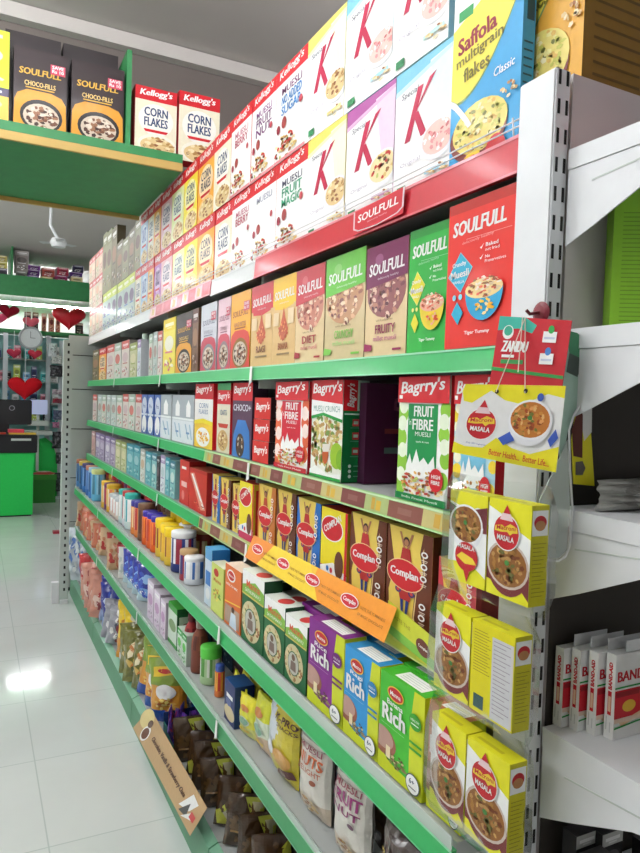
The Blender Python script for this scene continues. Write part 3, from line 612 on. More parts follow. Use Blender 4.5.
kind('olive_tall', 'cereal_box', 'olive box', 'tall olive grey cereal box', generic((150, 146, 110), [(130, 130, 90), (110, 80, 70), (170, 150, 110)], 9))
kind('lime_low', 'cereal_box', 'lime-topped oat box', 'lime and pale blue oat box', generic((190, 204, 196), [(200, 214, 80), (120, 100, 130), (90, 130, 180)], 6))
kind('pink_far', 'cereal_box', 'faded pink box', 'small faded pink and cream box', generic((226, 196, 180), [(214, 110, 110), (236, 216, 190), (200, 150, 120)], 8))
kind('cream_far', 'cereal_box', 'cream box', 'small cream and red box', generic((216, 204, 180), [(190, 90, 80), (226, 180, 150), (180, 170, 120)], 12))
kind('s_red', 'cereal_box', 'red kids muesli box', 'bright red kids muesli box with blue bowl', soul_kids((222, 44, 34), (40, 170, 204), (40, 160, 206), (240, 180, 50)))
kind('s_green', 'cereal_box', 'green kids muesli box', 'bright green kids muesli box with yellow bowl', soul_kids((40, 168, 60), (226, 216, 50), (232, 206, 50), (220, 90, 40)))
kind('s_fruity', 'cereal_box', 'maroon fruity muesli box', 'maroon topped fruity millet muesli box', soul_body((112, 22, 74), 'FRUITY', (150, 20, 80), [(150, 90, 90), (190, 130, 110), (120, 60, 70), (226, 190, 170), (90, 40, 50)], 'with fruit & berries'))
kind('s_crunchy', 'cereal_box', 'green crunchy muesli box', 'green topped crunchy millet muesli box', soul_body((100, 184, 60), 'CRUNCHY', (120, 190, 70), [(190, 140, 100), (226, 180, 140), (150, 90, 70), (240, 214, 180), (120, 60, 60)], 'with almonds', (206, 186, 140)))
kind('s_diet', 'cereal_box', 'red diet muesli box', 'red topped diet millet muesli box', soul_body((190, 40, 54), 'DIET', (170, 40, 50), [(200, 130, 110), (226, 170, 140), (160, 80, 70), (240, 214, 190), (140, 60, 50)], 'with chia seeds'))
kind('s_banana', 'cereal_box', 'yellow banana box', 'yellow topped banana ragi flakes box', soul_ragi((238, 190, 40), 'BANANA', (150, 70, 30)))
kind('s_ragi', 'cereal_box', 'red-topped ragi box', 'red topped tan ragi flakes box', soul_ragi((196, 34, 48), 'RAGI', (120, 60, 40)))
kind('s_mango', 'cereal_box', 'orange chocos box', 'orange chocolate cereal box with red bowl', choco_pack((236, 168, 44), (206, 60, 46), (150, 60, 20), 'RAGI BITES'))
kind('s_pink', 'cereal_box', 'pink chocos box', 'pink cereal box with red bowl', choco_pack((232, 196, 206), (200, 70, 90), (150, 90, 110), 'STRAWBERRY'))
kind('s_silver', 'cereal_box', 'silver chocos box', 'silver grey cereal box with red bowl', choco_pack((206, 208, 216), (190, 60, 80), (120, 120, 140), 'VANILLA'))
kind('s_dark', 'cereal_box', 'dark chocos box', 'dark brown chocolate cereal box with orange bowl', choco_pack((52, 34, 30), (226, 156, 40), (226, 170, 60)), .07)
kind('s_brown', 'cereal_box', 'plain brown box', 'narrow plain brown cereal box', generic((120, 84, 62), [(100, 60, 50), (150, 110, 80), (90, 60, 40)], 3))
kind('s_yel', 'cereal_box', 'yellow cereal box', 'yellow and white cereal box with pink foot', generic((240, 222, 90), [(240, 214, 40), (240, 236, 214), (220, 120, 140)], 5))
kind('b_green', 'cereal_box', 'green muesli box', 'white and green fruit muesli box with red top', bag_fruit((10, 140, 70), (140, 196, 60)), .07)
kind('b_blue', 'cereal_box', 'blue muesli box', 'blue and yellow muesli box with red top', bag_fruit((120, 190, 220), (240, 206, 50), (170, 210, 226)), .07)
kind('b_red', 'cereal_box', 'red muesli box', 'red fruit muesli box with milk splash', bag_fruit((206, 26, 50), (226, 100, 60), W), .07)
kind('b_crunch', 'cereal_box', 'green-sided crunch box', 'muesli crunch box showing its dark green side', bag_crunch, .078)
kind('b_corn', 'cereal_box', 'yellow corn flakes box', 'yellow and white corn flakes box with red sides', bag_corn, .07)
kind('b_oat', 'cereal_box', 'cream oats box', 'cream oats box with green and red top', bag_oat, .06)
kind('b_choco', 'cereal_box', 'purple chocos box', 'purple chocolate cereal box with blue bear shape', bag_choco, .06)
kind('b_bar', 'snack_box', 'small red bar box', 'small red and black bar box', bag_bar, .09, 'snack box')
kind('ensure', 'drink_mix_box', 'silver drink box', 'silver grey nutrition drink carton', ensure_box, .08, 'drink mix box')
kind('oval', 'drink_mix_box', 'blue oval drink box', 'blue nutrition carton with white ovals', blue_oval, .08, 'drink mix box')
for i, (a, bb) in enumerate([((226, 216, 206), [(206, 90, 80), (214, 190, 190), (190, 120, 110)]), ((222, 224, 214), [(180, 200, 180), (210, 120, 110), (160, 190, 160)]), ((206, 216, 208), [(190, 206, 200), (180, 160, 150), (170, 196, 190)])]):
    kind(f'pale{i}', 'drink_mix_box', ['rosy pale carton', 'pale green carton', 'washed grey carton'][i], ['pale white carton with red marks', 'pale greenish white carton', 'washed out grey green carton'][i], generic(a, bb, 20+i), .07, 'drink mix box')
kind('c_choc', 'drink_mix_box', 'brown drink mix box', 'yellow and brown health drink box with red oval', complan(), .07, 'drink mix box')
kind('c_blue', 'drink_mix_box', 'blue drink mix box', 'yellow and blue health drink box with red oval', complan(False), .07, 'drink mix box')
kind('c_orange', 'drink_mix_box', 'orange drink mix box', 'yellow and orange health drink box with red oval', complan(False, (190, 70, 40), (206, 120, 50)), .07, 'drink mix box')
kind('c_yel', 'drink_mix_box', 'lemon drink mix box', 'lemon yellow health drink box with tilted oval', complan_y, .07, 'drink mix box')
kind('c_pink', 'drink_mix_box', 'pink-red drink mix box', 'pinkish red health drink box partly behind sachets', complan(False, (170, 30, 50), (206, 70, 80)), .07, 'drink mix box')
kind('red_diag', 'drink_mix_box', 'red diagonal box', 'red carton with diagonal white lettering', red_diag, .1, 'drink mix box')
kind('red_small', 'drink_mix_box', 'slim red box', 'slim red carton with pale band', red_small, .08, 'drink mix box')
FARC = [((206, 170, 160), [(190, 150, 150)], 'rose'), ((190, 180, 206), [(150, 130, 180), (226, 220, 230)], 'lilac'), ((176, 160, 190), [(120, 100, 150), (200, 190, 210)], 'mauve'), ((206, 206, 160), [(160, 170, 90), (226, 220, 180)], 'lime grey'),
        ((110, 180, 190), [(60, 150, 170), (170, 210, 214)], 'teal'), ((226, 226, 220), [(190, 190, 180), (206, 180, 150)], 'off-white'), ((140, 196, 196), [(70, 130, 150), (206, 226, 220)], 'aqua'), ((60, 54, 66), [(40, 36, 50), (110, 90, 100)], 'black'), ((226, 230, 236), [(170, 150, 190), (196, 210, 214)], 'white')]
for i, (a, bb, n) in enumerate(FARC): kind('f'+n, 'food_box', f'{n} box', f'slim {n} food box', generic(a, bb, 40+i), .07, 'food box')
kind('r_purple', 'cereal_box', 'purple baby cereal box', 'purple and lime baby cereal box', rich((128, 36, 136), 'Rice'), .06, 'baby cereal box')
kind('r_blue', 'cereal_box', 'blue baby cereal box', 'blue and lime baby cereal box', rich((48, 150, 214), 'Ragi'), .06, 'baby cereal box')
kind('r_green', 'cereal_box', 'green baby cereal box', 'green and lime baby cereal box', rich((70, 186, 50), 'Banana'), .06, 'baby cereal box')
kind('ragi_tall', 'health_mix_box', 'dark green mix box', 'dark green health mix box with round picture', ragi_tall, .06, 'health mix box')
kind('orange_tall', 'health_mix_box', 'orange mix box', 'orange health mix box with white round logo', orange_tall, .06, 'health mix box')
kind('lime_tall', 'health_mix_box', 'lime mix box', 'pale lime health mix box', lime_tall, .05, 'health mix box')
kind('sky_box', 'health_mix_box', 'sky blue box', 'sky blue and white carton', sky_box, .07, 'health mix box')
kind('brown_edge', 'cereal_box', 'brown edged box', 'brown and yellow baby cereal box', rich((196, 120, 84), 'Wheat'), .05, 'baby cereal box')
def row(rowname, group, X, z, items, dj=.004, seed=1, zt=None):
    """items: (px_left, px_right, key, top z[, forward offset])"""
    r = random.Random(seed); out = []
    for it in items:
        a, b_, key, top = it[:4]; dx = it[4] if len(it) > 4 else r.uniform(0, dj); z0 = it[5] if len(it) > 5 else z
        n, cat, short, desc, art, d = K[key]; Y0, Y1 = along(b_, X, z), along(a, X, z)
        out.append(carton(n, cat, short, desc, key, art, X+dx, Y0, Y1, z0+.0005, top-z0-.001, d, group, rowname))
    return out
A = .88
ups = [(391, 448, 'k_green'), (343, 391, 'k_blue'), (305, 343, 'k_yellow'), (274, 305, 'mu_sugar'), (250, 274, 'mu_nut'), (230, 250, 'mu_berry'), (213, 230, 'k_corn'), (196.5, 213, 'k_orange'), (183, 196.5, 'k_yel'), (171, 183, 'k_lime'), (160, 171, 'k_pink'), (153, 160, 'k_orange'), (147, 153, 'k_corn'), (140, 147, 'k_blue2'), (134, 140, 'olive_tall')]
los = [(448, 518, 'saff_blue'), (391, 448, 'k_blue'), (343, 391, 'k_purple'), (305, 343, 'k_yellow'), (274, 305, 'mu_fruit'), (250, 274, 'mu_plain'), (230, 250, 'mu_berry'), (213, 230, 'k_corn'), (196.5, 213, 'k_orange'), (183, 196.5, 'k_yel'), (171, 183, 'k_lime'), (160, 171, 'k_pink'), (153, 160, 'k_violet'), (147, 153, 'k_orange'), (140, 147, 'k_blue2'), (134, 140, 'k_corn'), (128, 134, 'lime_low'), (122, 128, 'lime_low'), (116, 122, 'lime_low'), (111, 116, 'lime_low'), (106, 111, 'lime_low'), (102, 106, 'lime_low')]
row('top shelf lower tier', 'cereal boxes in the lower tier of the top shelf', A, 2.179, [(a, b_, k, 2.475 if k != 'saff_blue' else 2.6) for a, b_, k in los])
row('top shelf upper tier', 'cereal boxes in the upper tier of the top shelf', A, 2.4765, [(a, b_, k, 2.78) for a, b_, k in ups], dj=.003, seed=3)
row('top shelf upper tier', 'cereal boxes in the upper tier of the top shelf', A, 2.4765, [(128, 134, 'brown_tall', 2.76), (122, 128, 'olive_tall', 2.74), (116, 122, 'brown_tall', 2.76), (111, 116, 'brown_tall', 2.9), (106, 111, 'olive_tall', 2.92), (102, 106, 'olive_tall', 2.94)], seed=4)
for t, (nm, z0, z1) in enumerate([('far stack, lowest tier', 2.179, 2.42), ('far stack, middle tier', 2.421, 2.66), ('far stack, highest tier', 2.661, 2.86)]):
    row(nm, 'small boxes stacked at the far end of the top shelf', A, z0, [(98.5, 102, 'pink_far', z1), (95, 98.5, 'cream_far', z1), (92, 95, 'pink_far', z1), (89, 92, 'cream_far', z1)], seed=t)
# orange box beyond the upright, standing on the top of the end bay
n, cat, short, desc, art, d = K['saff_orange']
o = carton(n, cat, short, desc, 'saff_orange', art, .922, .866, 1.066, 2.1795, .6, .17, 'multigrain flakes boxes', 'top of the rack end'); PLACED.pop()
tag(o, 'large orange multigrain flakes box above the white upright, nearest box of the top row', 'cereal box')

row('second shelf', 'cereal boxes on the second shelf', A, 1.816, [(449.5, 516, 's_red', 2.108, -.014), (406, 448.5, 's_green', 2.092, .0), (364, 405.5, 's_fruity', 2.088, .0), (323, 362.5, 's_crunchy', 2.1), (293.5, 322, 's_diet', 2.098), (270.5, 293.5, 's_banana', 2.1), (249, 270.5, 's_ragi', 2.1), (229, 248.5, 's_mango', 2.1), (216, 228.5, 's_pink', 2.1), (200, 215.5, 's_silver', 2.1), (191, 197, 's_brown', 2.1), (174.5, 190.5, 's_dark', 2.1), (162, 174, 's_yel', 2.1)], seed=5)
row('second shelf', 'cereal boxes on the second shelf', A, 1.816, [(156.5, 161, 'pale0', 2.05), (152, 156, 'pale2', 2.055), (129, 136, 'flime grey', 2.03), (121, 128.5, 'pale0', 2.06), (114, 120.5, 'pale1', 2.06), (106, 113.5, 'pale0', 2.065), (98.5, 105.5, 'k_orange', 2.06), (92, 98, 'brown_tall', 2.065)], seed=6)
row('second shelf', 'cereal boxes on the second shelf', A, 1.816, [(148, 151.5, 'pale1', 2.05), (136.5, 140, 'fwhite', 2.04)], seed=61)
row('third shelf', 'cartons on the third shelf', A, 1.4845, [(449.5, 492, 'b_blue', 1.764, .004), (396, 447, 'b_green', 1.764, 0), (310, 341, 'b_crunch', 1.762, 0), (274.5, 307, 'b_red', 1.76, 0), (231, 250.5, 'b_choco', 1.762), (216, 229, 'b_oat', 1.762), (194, 212, 'b_corn', 1.762, 0)], seed=7)
Yp0, Yp1 = 1.47, 1.53
n, cat, short, desc, art, d = ('cereal_box', 'cereal box', 'dark plum box', 'dark plum cereal box set back in the gap', lambda p: (p.box((60, 18, 50), (70, 20, 56), (40, 10, 40)), p.on('side').text("Bagrry's", .7, .7, 2.0, .9, (120, 60, 90), .2, math.pi/2, .03).rect(.3, .3, .6, .36, (90, 120, 110)).rect(.3, .5, .65, .55, (130, 60, 60))), .2)
carton(n, cat, short, desc, 'plum', art, .93, 1.56, 1.66, 1.4845, .27, .2, 'cartons on the third shelf', 'third shelf')
Ys0, Ys1 = along(272, A, 1.48), along(252, A, 1.48)
for k in range(3):
    n, cat, short, desc, art, d = K['b_bar']; z = 1.4845+k*.075
    o = carton(n, cat, short, desc, 'b_bar', art, A+.002*k, along(268, A, 1.48), along(252, A, 1.48), z, .0735, .09, 'small red bar boxes stacked on the third shelf', 'third shelf'); PLACED.pop()
    tag(o, f"small red and black bar box, {['bottom', 'middle', 'top'][k]} of the stack of three", 'snack box')
row('third shelf', 'cartons on the third shelf', A, 1.4845, [(x0, x1, 'ensure', 1.712) for x0, x1 in ((182, 193), (171, 181.5), (160, 170.5))]+[(x0, x1, 'oval', 1.71) for x0, x1 in ((153.5, 159.5), (147, 153), (141, 146.5))]+[(134.5+0, 140.5, 'pale0', 1.71), (128, 134, 'pale1', 1.71), (122, 127.5, 'pale0', 1.71), (116, 121.5, 'pale1', 1.70), (110.5, 115.5, 'pale2', 1.70), (106, 110, 'pale2', 1.70), (101.5, 105.5, 'pale1', 1.70), (97, 101, 'pale2', 1.70), (92.5, 96.5, 'pale0', 1.70)], seed=8)
row('fourth shelf', 'drink mix boxes on the fourth shelf', A, 1.1985, [(432, 470, 'c_pink', 1.38, .01), (385, 430, 'c_choc', 1.418, 0), (348.5, 384, 'c_choc', 1.418, 0), (319.5, 346, 'c_yel', 1.408, 0), (295, 318.5, 'c_blue', 1.41), (275, 294, 'c_choc', 1.415), (257, 274, 'c_orange', 1.413), (241, 255.5, 'c_yel', 1.405, -.01), (230.5, 240, 'c_choc', 1.38), (219.5, 230, 'c_choc', 1.388), (211, 219, 'c_blue', 1.39), (188.5, 206, 'red_diag', 1.385, 0), (178.5, 187.5, 'red_small', 1.405)], seed=9)
row('fourth shelf', 'slim food boxes on the fourth shelf', A, 1.1985, [(169, 174, 'faqua', 1.385), (164.5, 168.5, 'fteal', 1.39), (159.5, 164, 'fwhite', 1.395), (156, 159, 'fblack', 1.38), (150.5, 155.5, 'faqua', 1.39), (144.5, 150, 'fteal', 1.385), (139.5, 144, 'foff-white', 1.39), (133, 139, 'fteal', 1.4), (126, 132.5, 'fteal', 1.395), (120.5, 125.5, 'flime grey', 1.395), (115, 120, 'flime grey', 1.395), (109.5, 114.5, 'fmauve', 1.395), (104.5, 109, 'flilac', 1.395), (99.5, 104, 'fmauve', 1.395), (95, 99, 'flilac', 1.395), (91, 94.5, 'frose', 1.395)], seed=10)
B = .79
row('fifth shelf', 'baby cereal boxes on the fifth shelf', B, .9205, [(423, 458, 'brown_edge', 1.13, .006), (377.5, 421.5, 'r_green', 1.13, 0), (342.5, 377, 'r_blue', 1.132, 0), (307, 342, 'r_purple', 1.14, 0), (284, 305.5, 'ragi_tall', 1.105, 0), (263, 283.5, 'ragi_tall', 1.115, 0), (241, 262.5, 'ragi_tall', 1.15, 0), (224, 240, 'orange_tall', 1.13, 0), (210.5, 222.5, 'lime_tall', 1.1, 0), (203, 209.8, 'sky_box', 1.136, .004)], seed=11)
row('fifth shelf', 'baby cereal boxes standing in the second line of the fifth shelf', B+.066, .9205, [(400, 436, 'r_green', 1.13, 0), (360, 394, 'r_blue', 1.13, 0), (300, 330, 'r_purple', 1.12, 0), (275, 297, 'ragi_tall', 1.1, 0), (255, 273, 'ragi_tall', 1.12, .0)], seed=12)

# ------------------------------------------------------------------ jars, tins, bottles
from mathutils import noise as mn
def lathe_item(name, cat, desc, short, rowname, group, x, y, z, r, h, body, lidc, lid=(.86, 1.02), prof=None, rot=0):
    hb = h*lid[0]; p = P()
    prof = prof or [(0, 0), (r*.94, 0), (r, .02*h), (r, hb*.25), (r, hb*.3), (r, hb*.72), (r, hb*.78), (r, hb*.97), (r*.9, hb)]
    n = len(prof)-1; c1, c2, c3 = body
    def lab(t):  # painted label patches
        k = int(t*3.2) % 3; return [c1, c2, c3][k]
    cols = [c1]*n
    for i in range(n):
        f = prof[i][1]/max(h, 1e-6)
        if .2 <= f < .7: cols[i] = lab
        elif f >= .7: cols[i] = c2 if i < n-1 else c1
    p.lathe(prof, cols, 24); p.smooth = True
    o = p.obj(name, 'moulded_plastic', None, (x, y, z), weld=True); o.rotation_euler = (0, 0, rot)
    q = P(); R_ = r*lid[1]; q.lathe([(R_*.97, hb-.002), (R_, hb+.002), (R_, h-.004), (R_*.95, h), (0, h)], lidc, 24); q.smooth = True
    ld = q.obj('lid', 'moulded_plastic', o, weld=True)
    tag(o, None, cat, group); PLACED.append([o, desc, short, rowname, y, z]); return o
def jar(px, X, top, r, body, lidc, name, desc, short, z=.9205, lid=(.86, 1.02), cat='jar', rn='fifth shelf', grp='jars and tins on the fifth shelf', prof=None):
    y = along(px, X, z+.1); return lathe_item(name, cat, desc, short, rn, grp, X, y, z, r, top-z, body, lidc, lid, prof, R0.uniform(2.6, 3.6))
NAVY = (40, 44, 110); 
jar(194.5, .835, 1.035, .042, ((226, 230, 236), (60, 110, 180), W), (240, 240, 240), 'milk_powder_tin', 'small white and blue tin with white lid', 'small white tin', cat='tin')
jar(190, .93, 1.10, .052, ((40, 50, 110), (226, 226, 236), (120, 40, 60)), (240, 240, 240), 'milk_powder_tin', 'large navy tin with white lid', 'navy tin', cat='tin')
def zone(y0, y1, X, r, kinds, top, step=None):
    y = y0+r; k = 0
    while y < y1-r*.5:
        body, l, name, desc, short, lidp, cat = kinds[k % len(kinds)]
        z0 = .9205; lathe_item(name, cat, desc, short, 'fifth shelf', 'jars and tins on the fifth shelf', X+R0.uniform(0, .006), y, z0, r, top-z0+R0.uniform(-.006, .006), body, l, lidp, None, R0.uniform(2.6, 3.6))
        y += (step or 2*r+.008); k += 1
MT = (((150, 40, 60), (230, 220, 224), (60, 50, 110)), (196, 160, 110), 'milk_powder_tin', 'maroon and white tin with tan lid', 'maroon tin', (.9, 1.02), 'tin')
WT = (((40, 54, 120), (236, 236, 240), (150, 40, 60)), (244, 244, 244), 'milk_powder_tin', 'navy and white tin with white lid', 'navy-white tin', (.9, 1.02), 'tin')
YB_ = (((206, 190, 120), (150, 60, 40), (230, 214, 170)), (188, 150, 96), 'milk_powder_tin', 'yellow tin with brown lid', 'yellow tin', (.9, 1.02), 'tin')
YL_ = (((226, 190, 60), (130, 60, 40), (230, 180, 60)), (246, 208, 30), 'drink_powder_jar', 'brown and gold jar with bright yellow lid', 'yellow-lidded jar', (.78, 1.05), 'jar')
OB_ = (((222, 96, 34), (236, 130, 50), (190, 60, 40)), (60, 44, 160), 'drink_powder_jar', 'orange jar with dark blue lid', 'orange jar', (.84, .92), 'jar')
BB_ = (((110, 70, 50), (150, 110, 80), (90, 50, 40)), (120, 84, 60), 'drink_powder_jar', 'brown jar with brown lid', 'brown jar', (.86, 1.02), 'jar')
CB_ = (((222, 130, 60), (240, 210, 160), (190, 60, 60)), (56, 50, 140), 'drink_powder_jar', 'orange and cream jar with blue lid', 'cream-orange jar', (.84, 1), 'jar')
RW_ = (((220, 220, 226), (200, 80, 80), W), (206, 60, 60), 'drink_powder_jar', 'white jar with red lid', 'red-lidded jar', (.86, 1.02), 'jar')
TW_ = (((206, 226, 226), (60, 160, 170), W), (60, 184, 170), 'drink_powder_jar', 'white jar with teal lid', 'teal-lidded jar', (.86, 1.02), 'jar')
PG_ = (((230, 214, 200), (206, 90, 80), W), (200, 206, 210), 'drink_powder_jar', 'pale jar with grey lid', 'pale jar', (.86, 1.02), 'jar')
RR_ = (((190, 40, 50), (226, 120, 60), (150, 30, 50)), (196, 36, 44), 'drink_powder_jar', 'red jar with red lid', 'red jar', (.86, 1.02), 'jar')
PP_ = (((110, 60, 110), (190, 60, 70), (226, 180, 60)), (110, 50, 100), 'drink_powder_jar', 'purple jar with purple lid', 'purple jar', (.86, 1.02), 'jar')
AM_ = (((226, 180, 60), (236, 220, 180), (206, 120, 60)), (236, 190, 50), 'drink_powder_jar', 'cream jar with amber lid', 'amber-lidded jar', (.86, 1.02), 'jar')
jar(183.5, .85, 1.10, .055, ((40, 54, 120), (236, 236, 240), (150, 40, 60)), (244, 244, 244), 'milk_powder_tin', 'wide navy and white tin with white lid', 'wide navy tin', cat='tin'); jar(188.8, .83, 1.05, .038, ((150, 40, 60), (230, 220, 224), (60, 50, 110)), (196, 160, 110), 'milk_powder_tin', 'maroon and white tin with tan lid', 'maroon tin', cat='tin'); zone(2.99, 3.18, .955, .046, [YB_], 1.10)
zone(3.07, 3.36, .838, .043, [YL_], 1.10); zone(3.12, 3.45, .935, .046, [YL_], 1.13)
zone(3.36, 3.66, .838, .043, [OB_], 1.10); zone(3.44, 3.84, .935, .045, [BB_], 1.125)
zone(3.65, 4.0, .838, .044, [BB_, CB_, CB_], 1.115); zone(3.84, 4.22, .935, .045, [RW_], 1.12)
zone(4.0, 4.32, .838, .045, [TW_, RW_], 1.125); zone(4.22, 5.0, .938, .048, [RR_, PP_], 1.125)
zone(4.31, 4.62, .838, .045, [PG_], 1.06); zone(4.62, 4.94, .838, .046, [AM_, PP_], 1.10)
zone(5.0, 5.6, .94, .05, [RR_, AM_], 1.12)
for px, X, c, l, d in ((98.5, .825, (100, 180, 214), (206, 214, 140), 'light blue tub with pale green lid'), (95.5, .825, (70, 130, 200), (150, 190, 206), 'blue tub with pale blue lid'), (92.5, .825, (60, 110, 180), (190, 120, 90), 'blue tub with salmon lid'), (88.8, .825, (56, 120, 190), (70, 60, 110), 'blue tub with dark purple lid'), (85.5, .825, (70, 130, 190), (226, 196, 90), 'blue tub with yellow lid'), (82.5, .825, (70, 130, 190), (150, 90, 60), 'blue tub with brown lid')):
    jar(px, X, 1.15, .05, (c, lite(c, .3), dk(c)), l, 'biscuit_tub', d, d.split(' with ')[1]+' tub', cat='tub', grp='blue tubs at the far end of the fifth shelf')
yb_ = along(144.2, .92, 1.95); lathe_item('cereal_bottle', 'bottle', 'yellow and red bottle with pale green cap', 'yellow-red bottle', 'second shelf', 'bottles on the second shelf', .925, yb_, 1.8165, .038, .262, ((236, 226, 120), (206, 60, 60), (236, 236, 226)), (200, 226, 206), (.86, .5), [(0, 0), (.036, 0), (.038, .01), (.038, .15), (.03, .19), (.019, .215), (.018, .226)], 3)
# sixth shelf bottles
Z6 = .592
BOT = lambda r, h: [(0, 0), (r*.95, 0), (r, .01), (r, h*.45), (r*.96, h*.6), (r*.8, h*.72), (r*.45, h*.82), (r*.42, h*.86)]
def bottle(px, X, top, r, body, lidc, name, desc, short, cat='bottle'):
    h = top-Z6; jar(px, X, top, r, body, lidc, name, desc, short, Z6, (.86, .5), cat, 'sixth shelf', 'bottles and jars on the sixth shelf', BOT(r, h))
bottle(200, .83, .80, .036, ((120, 60, 44), (140, 76, 54), (96, 50, 40)), (170, 150, 140), 'sauce_bottle', 'brown bottle with grey cap', 'brown bottle')
bottle(191.5, .83, .79, .033, ((140, 30, 40), (160, 50, 50), (110, 24, 34)), (90, 30, 34), 'sauce_bottle', 'dark red bottle', 'dark red bottle')
jar(211, .838, .735, .041, ((170, 200, 150), (214, 220, 206), (90, 150, 70)), (90, 206, 70), 'spread_jar', 'pale jar with bright green lid', 'green-lidded jar', Z6, (.72, 1.03), 'jar', 'sixth shelf', 'bottles and jars on the sixth shelf')
jar(220, .83, .71, .019, ((206, 110, 50), (236, 180, 60), (190, 50, 40)), (60, 90, 170), 'spread_jar', 'slim orange jar with blue cap', 'slim orange jar', Z6, (.8, .9), 'jar', 'sixth shelf', 'bottles and jars on the sixth shelf')
kind('blue_carton', 'snack_box', 'navy carton', 'navy blue carton with cream picture', lambda p: (p.box((34, 46, 100), (30, 60, 110), (30, 70, 120)), p.on('front').ell(.5, .25, .5, (206, 190, 150), .18).rect(.2, .6, .8, .7, W).ell(.4, .5, .25, (90, 100, 150), .1)), .07, 'carton')
kind('lav_box', 'snack_box', 'lavender box', 'lavender white cereal bar box', generic((220, 206, 222), [(226, 214, 230), (190, 150, 190), (200, 180, 206)], 61), .07, 'carton')
kind('green_box', 'snack_box', 'green carton', 'green carton with white picture panel', lambda p: (p.box((60, 150, 60), (20, 84, 40), (70, 180, 60)), p.on('front').rect(0, .1, 1, .85, (206, 220, 206)).ell(.5, .5, .4, (120, 150, 100), .14), p.on('side').rect(.1, .35, .95, .8, (180, 200, 170)).ell(.5, .55, .3, (150, 100, 90), .1)), .1, 'carton')
kind('green_slim', 'snack_box', 'slim green pack', 'slim green and white pack', generic((206, 224, 206), [(40, 160, 60), (90, 190, 80), (60, 150, 80)], 66), .05, 'carton')
kind('dark_carton', 'snack_box', 'dark teal carton', 'dark teal carton in the rear line', generic((30, 60, 84), [(24, 44, 70), (60, 90, 110), (40, 70, 90)], 71), .09, 'carton'); kind('plum_carton', 'snack_box', 'dark plum carton', 'dark plum carton in the rear line', generic((70, 40, 50), [(50, 30, 40), (110, 80, 70), (90, 50, 50)], 72), .09, 'carton')
row('sixth shelf', 'cartons on the sixth shelf', B, Z6, [(224, 234, 'blue_carton', .735, 0), (181.5, 186, 'green_slim', .72, 0), (176, 180.5, 'green_slim', .715), (165.5, 174, 'green_box', .775, .01), (160, 165, 'lav_box', .76, 0), (153.5, 159.5, 'lav_box', .77, 0), (147, 153, 'lav_box', .785, 0)], seed=20)

y = 1.3; k = 0
while y < 3.4:
    w = .105+.02*(k % 3); n, cat, short, desc, art, d = K[['dark_carton', 'plum_carton'][k % 2]]
    carton(n, cat, short, desc, ['dark_carton', 'plum_carton'][k % 2], art, .945, y, y+w, Z6+.0005, .15+.02*((k*5) % 3), d, 'rear cartons on the sixth shelf', 'sixth shelf'); y += w+.004; k += 1
# ------------------------------------------------------------------ pouches and bags
def bag_mesh(name, w, h, t, cf, art=None, seed=0, top=.1, gus=.0, wr=.004, nu=14, nv=20):
    p = P(w, t, h); p.sub = 1
    def surf(u, v, sgn=-1, e=0, wrinkle=True):
        a = max(0., 1-abs(2*u-1)**2.6); vv = min(1, max(0, v)); b = math.sin(math.pi*min(1, vv*.5+.5))**.55 if gus else max(0, math.sin(math.pi*(vv*.96+.02)))**.5
        th = t/2*a**.6*b
        if wrinkle: th += wr*mn.noise(Vector((u*5+seed*3.1, v*7, seed)))*(a > .01)
        th = max(th, .0005)
        ww = w*(1-.05*math.sin(math.pi*vv)) ; x = (u-.5)*ww+wr*.8*mn.noise(Vector((seed, v*5, 2)))
        return (x, sgn*(th+e), v*h)
    for sg in (-1, 1):
        for i in range(nu):
            for j in range(nv):
                u0, u1, v0, v1 = i/nu, (i+1)/nu, j/nv, (j+1)/nv
                q = [surf(u0, v0, sg), surf(u1, v0, sg), surf(u1, v1, sg), surf(u0, v1, sg)]
                p.face(q if sg < 0 else q[::-1], cf((u0+u1)/2, (v0+v1)/2))
    for j in range(nv):
        for u in (0, 1):
            q = [surf(u, j/nv, -1), surf(u, j/nv, 1), surf(u, (j+1)/nv, 1), surf(u, (j+1)/nv, -1)]
            p.face(q, cf(u, j/nv))
    for i in range(nu):
        q = [surf(i/nu, 0, 1), surf((i+1)/nu, 0, 1), surf((i+1)/nu, 0, -1), surf(i/nu, 0, -1)]; p.face(q, cf(i/nu, 0))
        q = [surf(i/nu, 1, -1), surf((i+1)/nu, 1, -1), surf((i+1)/nu, 1, 1), surf(i/nu, 1, 1)]; p.face(q, cf(i/nu, 1))
    if getattr(cf, 'accent', None):
        for sg in (-1, 1):
            p.map = lambda u, v, e, sg=sg: surf(min(.97, max(.03, u)), min(.97, max(.03, v)), sg, .0022+e*2); p.L = 1; p.food(.5, .5, .46, cf.accent, cf.dens, .24, .47, seed+11)
        p.map = None
    if art: p.map = lambda u, v, e: surf(u, v, -1, .0028+e*2); p.L = 1; art(p); p.map = None
    me = p.mesh(name); bm = bmesh.new(); bm.from_mesh(me); bmesh.ops.remove_doubles(bm, verts=bm.verts, dist=2e-5); bm.to_mesh(me); bm.free()
    me.materials.append(MATS['foil_wrapper']); return me
def bag(name, cat, desc, short, rn, grp, me, loc, rz=0, tilt=0, roll=0, sc=1):
    o = bpy.data.objects.new(name, me); C.objects.link(o); o.location = loc
    o.rotation_euler = (tilt, roll, -math.pi/2+rz); o.scale = (sc,)*3
    tag(o, None, cat, grp); PLACED.append([o, desc, short, rn, loc[1], loc[2]]); return o
